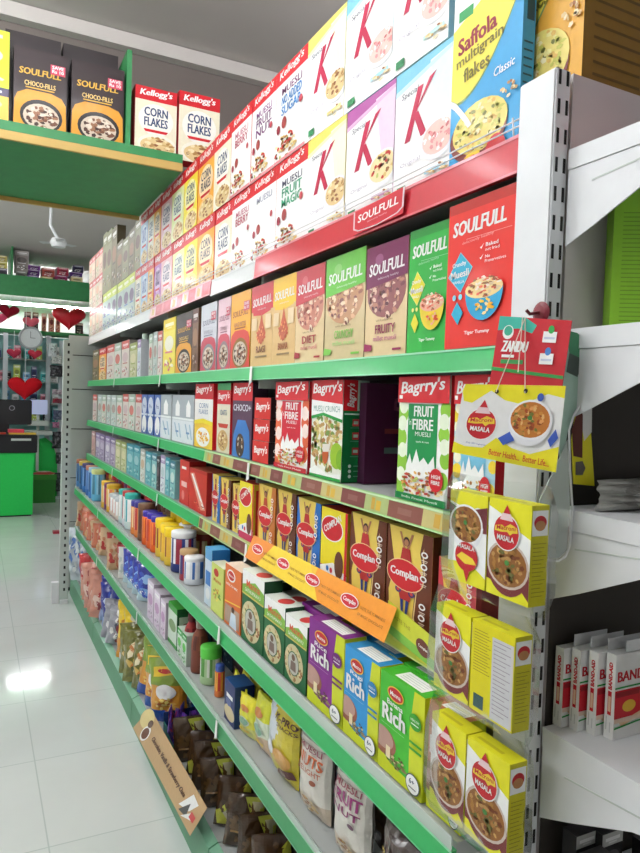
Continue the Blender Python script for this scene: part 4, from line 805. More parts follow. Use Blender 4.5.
def cfn(stops, accent=None, thr=.35, seed=0, sc=4):
    def f(u, v):
        c = stops[-1][1]
        for t, col in stops:
            if v <= t: c = col; break
        if accent:
            n = mn.noise(Vector((u*sc+seed*7.7, v*sc, seed+.5)))
            if n > thr and 0: c = accent[0]
        return c
    f.accent = accent; f.dens = max(8, int(34-40*thr)); return f
G6 = 'pouches on the sixth shelf'
def at6(px, X=.83, z=.7): return along(px, X, z)
def nuts(l1, l2, l3, c2):
    def f(p):
        p.text('MUESLI', .16, .79, .86, .86, (150, 60, 80), .05, 0, .03).text(l1, .12, .63, .9, .76, c2, 0, 0, .06).text(l2, .16, .53, .88, .6, dk(c2, .9), 0, 0, .03)
        p.ell(.7, .46, .08, dk(c2), .03).rect(0, .86, 1, .87, (190, 180, 170))
        if l3: p.text(l3, .25, .42, .8, .53, c2, 0, 0, .05)
        p.food(.5, .16, .34, OATS+[(226, 220, 210)], 26, .25, .1)
    return f
Wb = cfn([(.2, (206, 190, 170)), (.88, (226, 222, 212)), (1, (150, 146, 140))])
bag('muesli_pouch', 'pouch', 'white muesli pouch with purple fruit lettering', 'fruit muesli pouch', 'sixth shelf', G6, bag_mesh('fruit_pouch', .15, .225, .06, Wb, nuts('FRUIT', 'NUT', None, (150, 30, 110)), 1), (.835, at6(352, .83, .66), Z6+.002), .1)
bag('muesli_pouch', 'pouch', 'white muesli pouch with orange nuts lettering', 'nuts muesli pouch', 'sixth shelf', G6, bag_mesh('nuts_pouch', .15, .22, .06, Wb, nuts('NUTS', 'DELIGHT', None, (206, 100, 50)), 2), (.835, at6(315, .83, .68), Z6+.002), .1)
def kp(p):
    p.text("K-PRO", .42, .84, 1.0, .93, (90, 50, 40), 0, 0, .05).text('SNACKS', .5, .77, 1.0, .82, (90, 50, 40), 0, 0, .03).ell(.7, .35, .24, (206, 150, 60), .13).ell(.35, .4, .14, (230, 232, 236), .1).poly([(.5, .05), (1, .15), (.95, .25), (.6, .18)], (90, 30, 30))
bag('snack_pouch', 'pouch', 'yellow and silver snack pouch with brown lettering', 'yellow-silver pouch', 'sixth shelf', G6, bag_mesh('kpro', .2, .20, .07, lambda u, v: (206, 212, 220) if u+.18*math.sin(v*7) < .36 else (206, 190, 40), kp, 3), (.835, at6(284, .83, .68), Z6+.002), 0)
def gs(p): p.ell(.5, .72, .26, (206, 130, 60), .08).ell(.5, .4, .3, (206, 220, 206), .12).ell(.5, .4, .25, (120, 170, 140), .1).rect(.2, .14, .8, .2, (226, 190, 60))
bag('snack_pouch', 'pouch', 'lime and cream snack pouch with brown picture', 'lime-cream pouch', 'sixth shelf', G6, bag_mesh('lime', .12, .17, .05, cfn([(.3, (206, 180, 150)), (.6, (214, 226, 200)), (1, (222, 226, 50))]), gs, 4), (.835, at6(264), Z6+.002), 0)
ms = bag_mesh('small_yellow', .10, .13, .035, cfn([(.25, (206, 210, 120)), (.7, (226, 226, 60)), (1, (236, 226, 50))]), gs, 5)
for i, (px, X, z) in enumerate(((249, .82, 0), (252, .87, .02), (242, .83, 0), (246, .88, .02), (238, .85, 0), (257, .90, .03))):
    bag('snack_pouch', 'pouch', ['small yellow sachet leaning in front', 'small yellow sachet', 'small yellow sachet'][min(i, 2)], 'yellow sachet', 'sixth shelf', 'small yellow sachets on the sixth shelf', ms, (X, at6(px, X), Z6+.002), R0.uniform(-.2, .2), 0, 0)
def fl(p): p.text('FLAVOURED', .1, .62, .9, .74, (226, 190, 60), 0, 0, .05).ell(.5, .5, .4, (150, 60, 50), .1)
bag('snack_pouch', 'pouch', 'dark brown crumpled pouch at the near corner', 'dark brown pouch', 'sixth shelf', G6, bag_mesh('dark', .2, .19, .08, cfn([(1, (58, 34, 28))], [(90, 60, 50), (40, 24, 20)], .1, 3), fl, 6, wr=.01), (.835, at6(408, .83, .62), Z6+.002), 0)
bag('snack_pouch', 'pouch', 'dark brown pouch behind the near corner pouch', 'rear dark pouch', 'sixth shelf', G6, bag_mesh('dark2', .18, .20, .08, cfn([(1, (66, 44, 34))], [(90, 70, 50)], .1, 5), None, 7, wr=.01), (.93, at6(380, .93, .62), Z6+.002), 0)
# far bags on sixth shelf
def bl(p): p.poly([(.15, .6), (.4, .78), (.9, .7), (.7, .55), (.4, .52)], (150, 190, 240)).ell(.35, .3, .25, (120, 170, 230), .1).ell(.3, .28, .12, W, .05)
mb = bag_mesh('blue_bag', .2, .20, .08, cfn([(.25, (190, 216, 226)), (1, (24, 40, 160))], [(60, 90, 200)], .3, 2), bl, 8)
for yb in (3.63, 3.76, 3.89, 4.02): bag('milk_powder_bag', 'bag', 'royal blue bag with pale blue foot', 'royal blue bag', 'sixth shelf', G6, mb, (.868, yb, Z6+.002), .75)
bag('grain_bag', 'bag', 'white tall bag', 'white tall bag', 'sixth shelf', G6, bag_mesh('white_bag', .14, .19, .06, cfn([(1, (226, 228, 222))], [(190, 200, 196)], .2, 3), None, 9), (.845, 4.15, Z6+.002), .9)
mr_ = bag_mesh('red_bag', .13, .20, .06, cfn([(.5, (200, 140, 100)), (1, (190, 20, 30))], [(226, 200, 180)], .32, 3), None, 10)
mo_ = bag_mesh('peach_bag', .22, .19, .08, cfn([(1, (200, 110, 76))], [(230, 190, 160), (180, 40, 36), (214, 140, 100)], -.1, 4, 7), None, 11, wr=.008)
y = 4.27
mo2 = bag_mesh('orange_bag', .2, .18, .08, cfn([(.3, (214, 160, 110)), (1, (190, 80, 50))], [(230, 196, 160), (150, 40, 30)], .2, 4, 7), None, 12, wr=.008)
mo3 = bag_mesh('cream_bag', .2, .2, .07, cfn([(1, (206, 170, 130))], [(180, 40, 36), (190, 120, 80)], .0, 5, 7), None, 13, wr=.008)
KB = [(mr_, 'red topped tan bag', 'red-tan bag', 'grain_bag'), (mo3, 'cream bag with red specks', 'cream bag', 'lentil_bag'), (mo_, 'peach and red lentil bag', 'peach bag', 'lentil_bag'), (mo2, 'orange and tan lentil bag', 'orange lentil bag', 'lentil_bag')]
k = 0
while y < 5.95:
    me, d, s_, nm_ = KB[[0, 1, 0, 0, 1, 3, 2, 1, 2, 3, 2, 2, 3, 1, 2, 3][k % 16]]; k += 1
    bag(nm_, 'bag', d, s_, 'sixth shelf', 'lentil and grain bags at the far end of the sixth shelf', me, (.858, y, Z6+.003), R0.uniform(.75, 1.25), R0.uniform(-.1, .02), R0.uniform(-.1, .1), R0.uniform(.9, 1.08)); y += .125
# bags on the base deck
ZD = .139; GD = 'bags on the base deck'; RD = 'base deck'
def dk_at(px, py, X=.84): return atX(px, py, X)[0]
def dbag(px, py, me, desc, short, X=.86, rz=0, tilt=-.12, z=ZD, sc=1, name='snack_bag', rnd=True):
    bag(name, 'bag', desc, short, RD, GD, me, (X, dk_at(px, py, X), z+.004), rz, 0, tilt, sc)
mw = bag_mesh('silver', .26, .34, .1, cfn([(1, (206, 214, 224))], [(90, 130, 200), (236, 240, 240), (150, 170, 190)], .05, 6, 8), None, 20, wr=.014)
mrd = bag_mesh('redpale', .22, .3, .09, cfn([(.45, (210, 150, 130)), (1, (186, 36, 40))], [(230, 196, 186), (150, 30, 40), (206, 90, 70)], -.1, 7, 8), None, 21, wr=.012)
mpk = bag_mesh('peachy', .2, .24, .09, cfn([(1, (206, 140, 120))], [(176, 50, 50), (230, 200, 186), (150, 40, 50)], -.1, 8, 7), None, 22, wr=.012)
mbl = bag_mesh('bluebag', .2, .29, .09, cfn([(.25, (150, 170, 214)), (1, (16, 36, 150))], [(40, 80, 200), (200, 210, 236), (10, 20, 100)], .0, 9, 6), bl, 23, wr=.012)
mgr = bag_mesh('greybag', .18, .2, .08, cfn([(1, (150, 150, 160))], [(70, 72, 90), (226, 226, 226), (130, 40, 50)], -.2, 10, 8), None, 24, wr=.01)
myl = bag_mesh('yellowbag', .24, .34, .1, cfn([(.35, (206, 140, 20)), (1, (240, 206, 10))], [(236, 230, 200), (190, 120, 20)], .1, 11, 5), None, 25, wr=.016)
mgo = bag_mesh('goldbag', .2, .22, .09, cfn([(1, (110, 110, 36))], [(216, 180, 90), (60, 84, 30), (200, 120, 50), (236, 226, 190)], -.3, 12, 7), None, 26, wr=.014)
def yl(p): p.poly([(.15, .72), (.8, .78), (.86, .92), (.2, .88)], (236, 196, 40)).ell(.5, .82, .2, (200, 40, 30), .04).ell(.5, .5, .28, W, .12).food(.5, .3, .36, [(226, 180, 80), (200, 110, 60), (240, 214, 120)], 26, .25, .13)
mch = bag_mesh('chipbag', .2, .3, .08, cfn([(.2, (20, 70, 170)), (.6, (220, 150, 40)), (1, (130, 156, 50))]), yl, 27, wr=.012)
mb2 = bag_mesh('bluechip', .2, .3, .08, cfn([(1, (30, 100, 200))], [(20, 60, 160), (70, 140, 220)], .2, 13), None, 28, wr=.012)
bag('snack_bag', 'bag', 'silver and blue crumpled bag in front of the grey end panel', 'silver-blue bag', RD, GD, mw, (.83, 5.9, ZD+.003), .5, 0, -.1, 1.3); bag('snack_bag', 'bag', 'pale silver bag', 'silver bag', RD, GD, mw, (.84, 5.6, ZD+.003), .3, 0, -.1, 1.1)
def run(y0, y1, me, desc, short, X=.84, st=.12, sc=1.2, rz=(.9, 1.3), back=False):
    y = y0
    while y < y1:
        bag('snack_bag', 'bag', desc, short, RD, GD, me, (X+R0.uniform(-.008, .008), y, ZD+.004+.0*sc), R0.uniform(*rz), -.06, R0.uniform(-.12, .12), sc*R0.uniform(.93, 1.06)); y += st
run(5.2, 5.5, mrd, 'pale bag with red top', 'red-topped pale bag', .86, .13, 1.15)
run(4.86, 5.15, mpk, 'peach and red bag', 'peach-red bag', .85, .13, 1.3)
run(4.5, 4.82, mbl, 'royal blue crinkled bag', 'blue crinkled bag', .88, .135, 1.1); run(4.28, 4.45, mgr, 'grey and white small bag', 'grey small bag', .84, .13, 1.25)
run(4.25, 4.5, mbl, 'royal blue crinkled bag in the rear line', 'rear blue bag', 1.06, .14, 1.2)
run(3.88, 4.2, myl, 'bright yellow crumpled bag', 'bright yellow bag', .875, .16, 1.0)
run(3.56, 3.85, mgo, 'gold and green foil bag', 'gold foil bag', .86, .13, 1.25); run(3.42, 3.8, mgo, 'gold and green foil bag in the rear line', 'rear gold foil bag', 1.09, .15, 1.4)
run(3.18, 3.5, mch, 'yellow chips bag with blue foot', 'yellow chips bag', .85, .15, 1.05, (.6, .9)); run(3.12, 3.35, mb2, 'bright blue chips bag', 'bright blue bag', 1.06, .13, 1.2)
for px, py, X in ((128, 707, .80), (121, 690, .80)):
    o = solid('price_card', [(-.012, .012, -.03, .03, 0, .035)], MATS['white_powder_coat'], None, loc=(X, dk_at(px, py, X), ZD+.002)); tag(o, None, 'card', 'white price cards on the deck edge'); PLACED.append([o, 'small white folded price card', 'white card', RD, o.location.y, ZD])
# display carton with coloured sachets
Yc = 2.985
e = empty('display_carton', (.80, Yc, ZD+.002)); tag(e, 'green and navy open display carton full of purple sachets', 'carton')
p = P(); p.bx(0, .16, -.09, -.087, 0, .1, (60, 150, 90)); p.bx(0, .16, .087, .09, 0, .1, (30, 60, 110)); p.bx(0, .003, -.087, .087, 0, .06, (40, 110, 110)); p.bx(.157, .16, -.087, .087, 0, .14, (24, 44, 90)); p.bx(0.003, .157, -.087, .087, 0, .004, (200, 200, 200)); p.obj('tray', 'printed_card', e)
ms2 = bag_mesh('sachet', .085, .12, .012, cfn([(1, (90, 50, 150))], [(206, 60, 80), (40, 70, 180), (226, 120, 80)], .1, 14, 6), lambda p: p.rect(.1, .4, .9, .46, (226, 110, 90)).rect(.1, .52, .9, .57, (226, 90, 90)), 30, wr=.003, nu=6, nv=8)
for i in range(14):
    o = bpy.data.objects.new('sachet', ms2); C.objects.link(o); r = R0
    o.location = (.80+.028+.105*((i % 3)/2), Yc-.062+.03*(i//3)+r.uniform(-.003, .003), ZD+.012+.012*((i*7) % 5)/4+.004); o.rotation_euler = (r.uniform(-.35, .35), r.uniform(-.5, .5), -math.pi/2+r.uniform(-.5, .5))
    tag(o, None, 'sachet', 'purple sachets in the display carton'); PLACED.append([o, 'purple and red sachet in the navy display carton', 'purple sachet', 'base deck', o.location.y, 0])
# brown chocolate pouches with lime corners
def tri(k):
    def f(p):
        if k: p.poly([(.0, .3), (.45, .62), (.9, 1.0), (.98, .4), (.6, .05), (.1, .05)], (206, 206, 70)).poly([(.2, .3), (.7, .62), (.8, .3), (.4, .12)], (206, 196, 170)).ell(.7, .2, .14, (190, 70, 50), .08).rect(.3, .35, .7, .4, (90, 110, 60))
        else: p.poly([(.45, .97), (.97, .97), (.97, .1)], (190, 196, 70)).poly([(.62, .9), (.93, .9), (.93, .4)], (206, 200, 160)).rect(.15, .3, .6, .34, (150, 110, 60))
    return f
mc1 = bag_mesh('choc_a', .13, .17, .045, cfn([(1, (66, 42, 20))], [(90, 62, 30)], .3, 15), tri(1), 31, wr=.004)
mc2 = bag_mesh('choc_b', .13, .17, .045, cfn([(1, (62, 40, 18))], [(94, 66, 32)], .3, 16), tri(0), 32, wr=.004)
k = 0
for ri in range(9):
    for ci in range(3):
        yy = 2.80-.125*ri-.02*ci+R0.uniform(-.01, .01); X = .855+.125*ci+R0.uniform(-.008, .008); a = (ri+ci*2) % 3 == 1
        if yy < 1.6 and ci < 1: continue
        bag('chocolate_pouch', 'pouch', ['dark brown pouch with a lime printed panel, aisle side', 'dark brown pouch with a lime printed panel, middle line', 'dark brown pouch with a lime printed panel, back line'][ci] if a else ['dark brown pouch with a lime corner, aisle side', 'dark brown pouch with a lime corner, middle line', 'dark brown pouch with a lime corner, back line'][ci], ['aisle-side', 'middle', 'back-line'][ci]+[' lime-cornered', ' lime-panelled'][a]+' brown pouch', RD, 'brown chocolate pouches on the base deck', mc1 if a else mc2, (X, yy, ZD+.003), math.pi/2-R0.uniform(.15, .5), R0.uniform(-.16, -.04), R0.uniform(-.12, .12), R0.uniform(.98, 1.12))

# ------------------------------------------------------------------ printed cards hung on the rack
def card(name, cs, back, art, parent=None, m='printed_card', th=.0012):
    """cs: TL, TR, BR, BL world points"""
    TL, TR, BR_, BL = [Vector(c) for c in cs]; nrm = (TR-TL).cross(BL-TL).normalized()   # towards the back
    p = P((TR-TL).length, th, (TL-BL).length)
    def mp(u, v, e): 
        a = BL.lerp(BR_, u); b_ = TL.lerp(TR, u); q = a.lerp(b_, v)-(-nrm)*0; return tuple(q-nrm*0+outn*e)
    outn = nrm if nrm.dot(Vector((0, 0, EYE))-TL) > 0 else -nrm
    f = [mp(0, 0, 0), mp(1, 0, 0), mp(1, 1, 0), mp(0, 1, 0)]; bk = [tuple(Vector(q)-outn*th) for q in f]
    for i in range(16):
        for j in range(4):
            q = [mp(i/16, j/4, 0), mp((i+1)/16, j/4, 0), mp((i+1)/16, (j+1)/4, 0), mp(i/16, (j+1)/4, 0)]
            p.face(q, back); p.face([tuple(Vector(z)-outn*th) for z in q][::-1], (226, 226, 220))
    for i in range(4): j = (i+1) % 4; p.face([f[i], bk[i], bk[j], f[j]], dk(back, .9))
    p.map = mp; p.L = 1
    if art: art(p)
    return p.obj(name, m, parent)
def pX(x, y, X): Y, Z = atX(x, y, X); return (X, Y, Z)
def banner(p):
    p.rect(.55, 0, 1, 1, (236, 150, 40)).poly([(0, 0), (.62, 0), (.5, 1), (0, 1)], (240, 206, 50)).poly([(0, 0), (.12, 0), (.2, 1), (0, 1)], (232, 140, 50))
    for u in (.08, .32, .55, .79):
        p.ell(u, .55, .05, W, .2).ell(u, .55, .046, (200, 30, 44), .175).text('Complan', u-.035, .46, u+.035, .62, W, 0, 0, .04)
        if u < .75 or 1: p.text('TASTE THE YUMMINESS', u+.06, .5, u+.19, .58, (160, 100, 30), 0, 0, .01).text('OF MAGIC CHOCOLATE', u+.06, .3, u+.19, .38, (160, 100, 30), 0, 0, .01)
o = card('shelf_banner', [pX(254, 535, .845), pX(397, 608, .845), pX(384, 643, .815), pX(245, 557, .815)], (240, 190, 50), banner); tag(o, 'long orange and yellow printed banner clipped in front of the drink mix boxes', 'banner')
o = card('shelf_banner', [pX(388, 600, .851), pX(436, 640, .851), pX(436, 672, .849), pX(388, 632, .849)], (206, 210, 60), lambda p: p.rect(0, 0, 1, .3, (130, 190, 70)).ell(.75, .4, .14, (110, 60, 50), .26).text('Complan', .66, .34, .84, .46, W, 0, 0, .03).text('TASTE THE', .1, .6, .5, .72, (150, 140, 40), 0, 0, 0)); tag(o, 'lime and yellow printed shelf strip beside the hanging sachets', 'banner')
def brown(p):
    p.ell(.06, .7, .09, (226, 206, 140), .35).ell(.15, .35, .05, W, .3).ell(.15, .35, .04, (110, 60, 40), .22).ell(.13, .72, .03, (90, 50, 36), .14)
    p.text('Chocolate, Vanilla & Strawberry Oats', .24, .4, .8, .62, (90, 56, 30), .1, 0, .03)
    p.poly([(.8, .2), (.86, .85), (.94, .8), (.9, .4)], W).poly([(.82, .1), (.88, .6), (.9, .2)], (60, 60, 60)).poly([(.86, .05), (.93, .5), (.95, .3)], W).rect(.92, .3, .97, .5, (206, 60, 60))
o = card('shelf_banner', [pX(150, 708, .735), pX(207, 808, .735), pX(190, 836, .715), pX(133, 728, .715)], (196, 160, 112), brown); tag(o, 'tan printed card with brown lettering propped along the base deck', 'banner')
def crest(p):
    p.poly([(0, 1), (1, 1), (1, .25), (.9, .1), (.5, 0), (.1, .1), (0, .25)], (214, 196, 200)).poly([(.03, 1), (.97, 1), (.97, .27), (.88, .14), (.5, .04), (.12, .14), (.03, .27)], (200, 34, 50))
    p.text('SOULFULL', .1, .45, .9, .78, W, .1, 0, .05).text('deliciously healthy', .3, .28, .7, .36, (240, 180, 190), 0, 0, 0)
o = card('shelf_talker', [pX(354, 213, .85), pX(405, 186, .85), pX(403, 213, .85), pX(353, 236, .85)], (200, 34, 50), crest); tag(o, 'red shield shaped logo card on the red price strip', 'card')

# hanging strip of pasta boxes
MASR = (196, 34, 44)
def drop(p, cu, cv, s, k=1.0):
    rv = s*k
    p.poly([(cu-.45*s, cv+.75*rv), (cu, cv+1.6*rv), (cu+.45*s, cv+.75*rv)], MASR); p.ell(cu, cv, s, W, rv*1.06).ell(cu, cv, s*.93, MASR, rv); p.poly([(cu-.5*s, cv+.7*rv), (cu-.3*s, cv+1.1*rv), (cu+.3*s, cv+1.1*rv), (cu+.5*s, cv+.7*rv)], (236, 206, 210))
    p.poly([(cu-.85*s, cv+.0*rv), (cu-.8*s, cv+.3*rv), (cu-.3*s, cv+.4*rv), (cu-.1*s, cv+.3*rv), (cu+.3*s, cv+.55*rv), (cu+.8*s, cv+.4*rv), (cu+.85*s, cv+.1*rv), (cu+.5*s, cv+.05*rv), (cu+.3*s, cv-.12*rv), (cu+.1*s, cv+.05*rv), (cu-.4*s, cv-.02*rv)], (240, 206, 60))
    p.text('Macroni', cu-.7*s, cv+.08*rv, cu+.7*s, cv+.33*rv, MASR, .1, .08, .02).text('MASALA', cu-.62*s, cv-.5*rv, cu+.62*s, cv-.18*rv, W, 0, 0, .04)
def bowlm(p, cu, cv, s, k, outer=(236, 236, 240), seed=3):
    p.poly([(cu-s*1.08, cv)]+[(cu+s*1.08*math.cos(a), cv+s*k*1.35*math.sin(a)) for a in [math.pi+math.pi*i/14 for i in range(15)]], outer)
    p.ell(cu, cv, s*1.06, lite(outer, .5) if outer[0] > 150 else (206, 190, 180), s*k*1.04).ell(cu, cv, s*.96, (150, 98, 48) if outer[0] < 150 or seed == 5 else (196, 120, 50), s*k*.93).food(cu, cv, s*.96, MASD if outer[0] < 150 or seed == 5 else MASA, 70, .17, s*k*.93, seed).ell(cu, cv+.1*s*k, s*.12, (70, 130, 60), s*k*.12)
def header(p):
    y = (238, 226, 40)
    p.poly([(0, .9), (.02, 1), (1, 1), (1, .86), (.85, .9), (.62, .76), (.45, .8), (.3, .92), (.12, .74), (.03, .76)], y)
    p.poly([(0, 0), (0, .16), (.12, .12), (.3, .14), (.42, .3), (.58, .2), (.75, .16), (1, .3), (1, 0)], y)
    drop(p, .25, .46, .16, 1.3); p.poly([(.44, .3), (.56, .42), (.6, .3), (.5, .22)], (60, 90, 180)).poly([(.9, .36), (.96, .5), (.99, .4), (.93, .28)], (60, 90, 180)).ell(.79, .86, .03, (60, 90, 180), .05)
    bowlm(p, .72, .58, .19, 1.25)
    p.text('Better Health...  Better Life...', .38, .07, .94, .15, (206, 90, 40), 0, -.02, .02).ell(.37, .91, .02, (40, 36, 30)).ell(.65, .93, .02, (40, 36, 30)).text('Only 100% Vegetarian', .14, .17, .34, .2, (70, 90, 160), 0, 0, 0)
hs = empty('hanging_pack_strip', (.80, .86, .95)); tag(hs, 'hanging strip of yellow pasta boxes in clear film with header card', 'pack strip')
def rel(o, par): o.matrix_parent_inverse = Matrix.Translation(-Vector(par.location)); return o
bpy.context.view_layer.update()
def pc(lx, ly, X): return pX(lx, ly, X)
h1 = card('header_card', [pc(464, 384, .735), pc(566, 386, .80), pc(556, 472.5, .80), pc(452, 452, .735)], (236, 236, 234), header, hs); rel(h1, hs); h1['label'] = 'yellow and white printed header card'
def pbox(kind_):
    def f(p):
        y = (232, 226, 36); p.box(y, (206, 196, 30), y); p.on('front')
        if kind_ == 'back':
            p.rect(0, 0, 1, 1, (226, 214, 20))
            for i in range(15): p.rect(.06, .9-.032*i, .38+.04*(i % 3), .907-.032*i, (150, 130, 20), True)
            p.L += 1; p.rect(.5, .02, .98, .9, (206, 204, 206)); 
            for i in range(18): p.rect(.54, .86-.045*i, .92-.1*(i % 2), .868-.045*i, (150, 140, 150), True)
            p.L += 1; p.rect(.1, .05, .34, .2, (60, 90, 90))
        elif kind_ == 'down':
            p.poly([(0, .2), (0, .88), (.3, .84), (.5, .8), (.75, .86), (1, .84), (1, .12), (.6, .24)], W).poly([(0, .55), (0, .86), (.3, .8), (.6, .82), (1, .88), (1, .6)], (110, 44, 50))
            bowlm(p, .46, .65, .42, .5, seed=5); p.poly([(.42, .2), (.55, .02), (.64, .2)], MASR).ell(.52, .3, .3, MASR, .16).poly([(.26, .28), (.4, .34), (.7, .3), (.8, .24), (.5, .22)], (240, 206, 60)).text('MASALA', .3, .38, .74, .43, W, 0, 0, .03)
        else:
            p.poly([(0, .16), (0, .92), (.3, .86), (.45, .78), (1, .66), (1, .06), (.7, .2), (.4, .13)], W)
            p.poly([(0, .16), (0, .35), (1, .3), (1, .05), (.7, .2), (.4, .12)], (120, 50, 50)); bowlm(p, .5, .35, .47, .5, (120, 50, 50), seed=6); drop(p, .46, .68, .32, .55)
        p.on('side').rect(.05, .7, .95, .95, W).ell(.5, .83, .36, MASR, .07).ell(.5, .8, .3, (190, 130, 80), .05)
        for i in range(14): p.rect(.12, .62-.04*i, .88-.12*(i % 3), .627-.04*i, (150, 140, 20), True)
        p.on('top').rect(.1, .3, .7, .5, (206, 196, 30))
    return f
XM = .76
for ri, (zb, zt, kinds) in enumerate(((1.395, 1.552, ('down', 'front')), (1.188, 1.341, ('front', 'back')), (.972, 1.138, ('front', 'front')))):
    for ci, kk in enumerate(kinds):
        y1, y0 = ((1.0, .902), (.899, .795))[ci] if ri else ((.972, .872), (.869, .772))[ci]
        p = P(y1-y0-.001, .036, zt-zb); pbox(kk)(p)
        o = p.obj('pasta_box', 'printed_card', hs); o.location = (XM-.80, (y0+y1)/2-.86, zb-.95); o.rotation_euler = (0, 0, -math.pi/2)
        if kk == 'back': o['label'] = 'box turned to its printed back'
        if kk == 'down': o['label'] = 'box hung upside down'
    # crinkled film sleeve around the pair
    y1, y0 = (1.008, .787) if ri else (.98, .764)
    bm = bmesh.new(); NV = 10
    r = random.Random(ri+4)
    ring = []
    for j in range(NV+1):
        z = zb-.022+(zt-zb+.05)*j/NV; pinch = .35+.65*min(1, min(j, NV-j)/1.6)
        xm, hx = XM+.018, .027*pinch; pts = []
        for (a, b_) in [(-1, 0), (-1, .25), (-1, .5), (-1, .75), (-1, 1), (0, 1), (1, 1), (1, .75), (1, .5), (1, .25), (1, 0), (0, 0)]:
            pts.append(bm.verts.new((xm+a*hx+r.uniform(-.0015, .0015), y0+(y1-y0)*b_+r.uniform(-.002, .002), z+r.uniform(-.004, .004))))
        ring.append(pts)
    for j in range(NV):
        for i in range(12): bm.faces.new((ring[j][i], ring[j][(i+1) % 12], ring[j+1][(i+1) % 12], ring[j+1][i]))
    me = bpy.data.meshes.new('film_sleeve'); bm.to_mesh(me); bm.free(); me.materials.append(M_FILM); me.polygons.foreach_set('use_smooth', [True]*len(me.polygons))
    o = bpy.data.objects.new('film_sleeve', me); C.objects.link(o); o.parent = hs; o.matrix_parent_inverse = Matrix.Translation((-.80, -.86, -.95))
# film between header and first pair, and the strings
bm = bmesh.new(); NX, NZ = 10, 8; g = []
for j in range(NZ+1):
    for i in range(NX+1): g.append(bm.verts.new((XM+.004+.008*mn.noise(Vector((i*.7, j*.8, 3))), .985-.215*i/NX, 1.53+.11*j/NZ)))
for j in range(NZ):
    for i in range(NX): a = j*(NX+1)+i; bm.faces.new((g[a], g[a+1], g[a+NX+2], g[a+NX+1]))
me = bpy.data.meshes.new('film_sheet'); bm.to_mesh(me); bm.free(); me.materials.append(M_FILM); o = bpy.data.objects.new('film_sheet', me); C.objects.link(o); o.parent = hs; rel(o, hs)
M_STR = mat('cotton_string', (220, 206, 190), .8)
hk = pX(531, 312, .815)
def mixp(x, y, X): return pX(x, y, X)
o = tube('string', [mixp(496, 392, .752), (hk[0]-.012, hk[1], hk[2]-.01)], .0008, M_STR, hs); rel(o, hs)
o = tube('string', [mixp(525, 393, .772), (hk[0]-.012, hk[1], hk[2]-.01)], .0008, M_STR, hs); rel(o, hs)
o = tube('string', [mixp(518, 372, .772), (hk[0]-.014, hk[1]+.004, hk[2]-.01)], .0008, M_STR, hs); rel(o, hs)
# hook disc on the upright
e = empty('hanging_hook', (.841, .875, 1.865)); tag(e, 'maroon round suction hook on the side of the white upright', 'hook')
dY, dZ = atX(541, 313, .838)
p = P(); p.lathe([(0, 0), (.017, 0), (.019, .002), (.012, .006), (0, .008)], (120, 24, 40), 24); o = p.obj('suction_disc', 'moulded_plastic', e); o.rotation_euler = (0, -math.pi/2, 0); o.location = (-.001, dY-.875, dZ-1.865)
o = tube('hook_arm', [(-.008, dY-.875, dZ-1.865), (-.024, dY-.875+.004, dZ-1.868), (-.03, dY-.875+.006, dZ-1.862)], .003, mat('maroon_plastic', (110, 24, 40), .3), e)
# red card behind
def zandu(p):
    p.poly([(0, 1), (.38, 1), (.55, .9), (.5, .78), (.3, .84), (0, .8)], (60, 180, 160)).ell(.16, .78, .08, W, .1).ell(.16, .8, .06, (60, 170, 140), .07).text('ZANDU', .1, .5, .46, .66, W, .1, 0, .06).rect(.12, .42, .3, .46, W).rect(.12, .33, .44, .39, (60, 150, 80)).poly([(0, .28), (1, .18), (1, .13), (0, .23)], (50, 150, 70))
    for v in (.66, .34): p.rect(.66, v, .84, v+.16, W).ell(.76, v+.19, .04, [(40, 160, 70), (70, 130, 200)][v < .5], .06).rect(.68, v+.05, .82, v+.08, (200, 206, 226))
o = card('hanging_card', [mixp(500, 316, .79), mixp(572, 320.6, .825), mixp(562, 388, .82), mixp(489, 386, .785)], (196, 24, 40), zandu); tag(o, 'red printed hanging card with white lettering above the yellow header', 'card')
# clear clamshell pack and yellow card at the end
def polyY(name, pts, Y, th, m, col, parent=None, art=None):
    p = P(); w = [(atY(x, y, Y)[0], Y, atY(x, y, Y)[1]) for x, y in pts]; b_ = [(a, q+th, c) for a, q, c in w]
    p.face(w, col); p.face(b_[::-1], col)
    for i in range(len(w)): j = (i+1) % len(w); p.face([w[i], b_[i], b_[j], w[j]], dk(col, .9))
    if art:
        for k_, (pp, c) in enumerate(art): p.face([(atY(x, y, Y)[0], Y-.0004*(k_+1), atY(x, y, Y)[1]) for x, y in pp], c)
    return p.obj(name, m, parent)
e = empty('blister_pack', (0, 0, 0)); tag(e, 'grey green blister pack with rounded clear edge beside the hanging strip', 'blister pack')
polyY('backing_card', [(566, 330), (577, 333), (597, 350), (596, 362), (580, 405), (568, 430), (561, 470), (556, 400)], .80, .002, 'printed_card', (170, 200, 184), e, [([(566, 330), (577, 333), (597, 350), (594, 368), (570, 360)], (70, 140, 100)), ([(569, 353), (584, 360), (577, 377), (566, 372)], (70, 84, 76))])
pts = [(atY(x, y, .795)[0], .795, atY(x, y, .795)[1]) for x, y in [(584, 398), (574, 415), (569, 430), (570, 470), (572.5, 510), (570, 545), (566, 556), (559, 561), (540, 560)]]
tube('rounded_edge', pts, .0018, M_STEEL, e)
polyY('clear_blister', [(552, 475), (568, 440), (570, 505), (567, 550), (559, 558), (535, 558), (540, 500)], .797, .002, M_CLEAR, (200, 210, 206), e)
polyY('insert', [(548, 517), (563, 517), (560, 556), (545, 554)], .80, .004, 'printed_card', (90, 92, 88), e); polyY('insert', [(564, 528), (569, 526), (567, 550), (558, 557)], .80, .004, 'printed_card', (110, 40, 50), e)
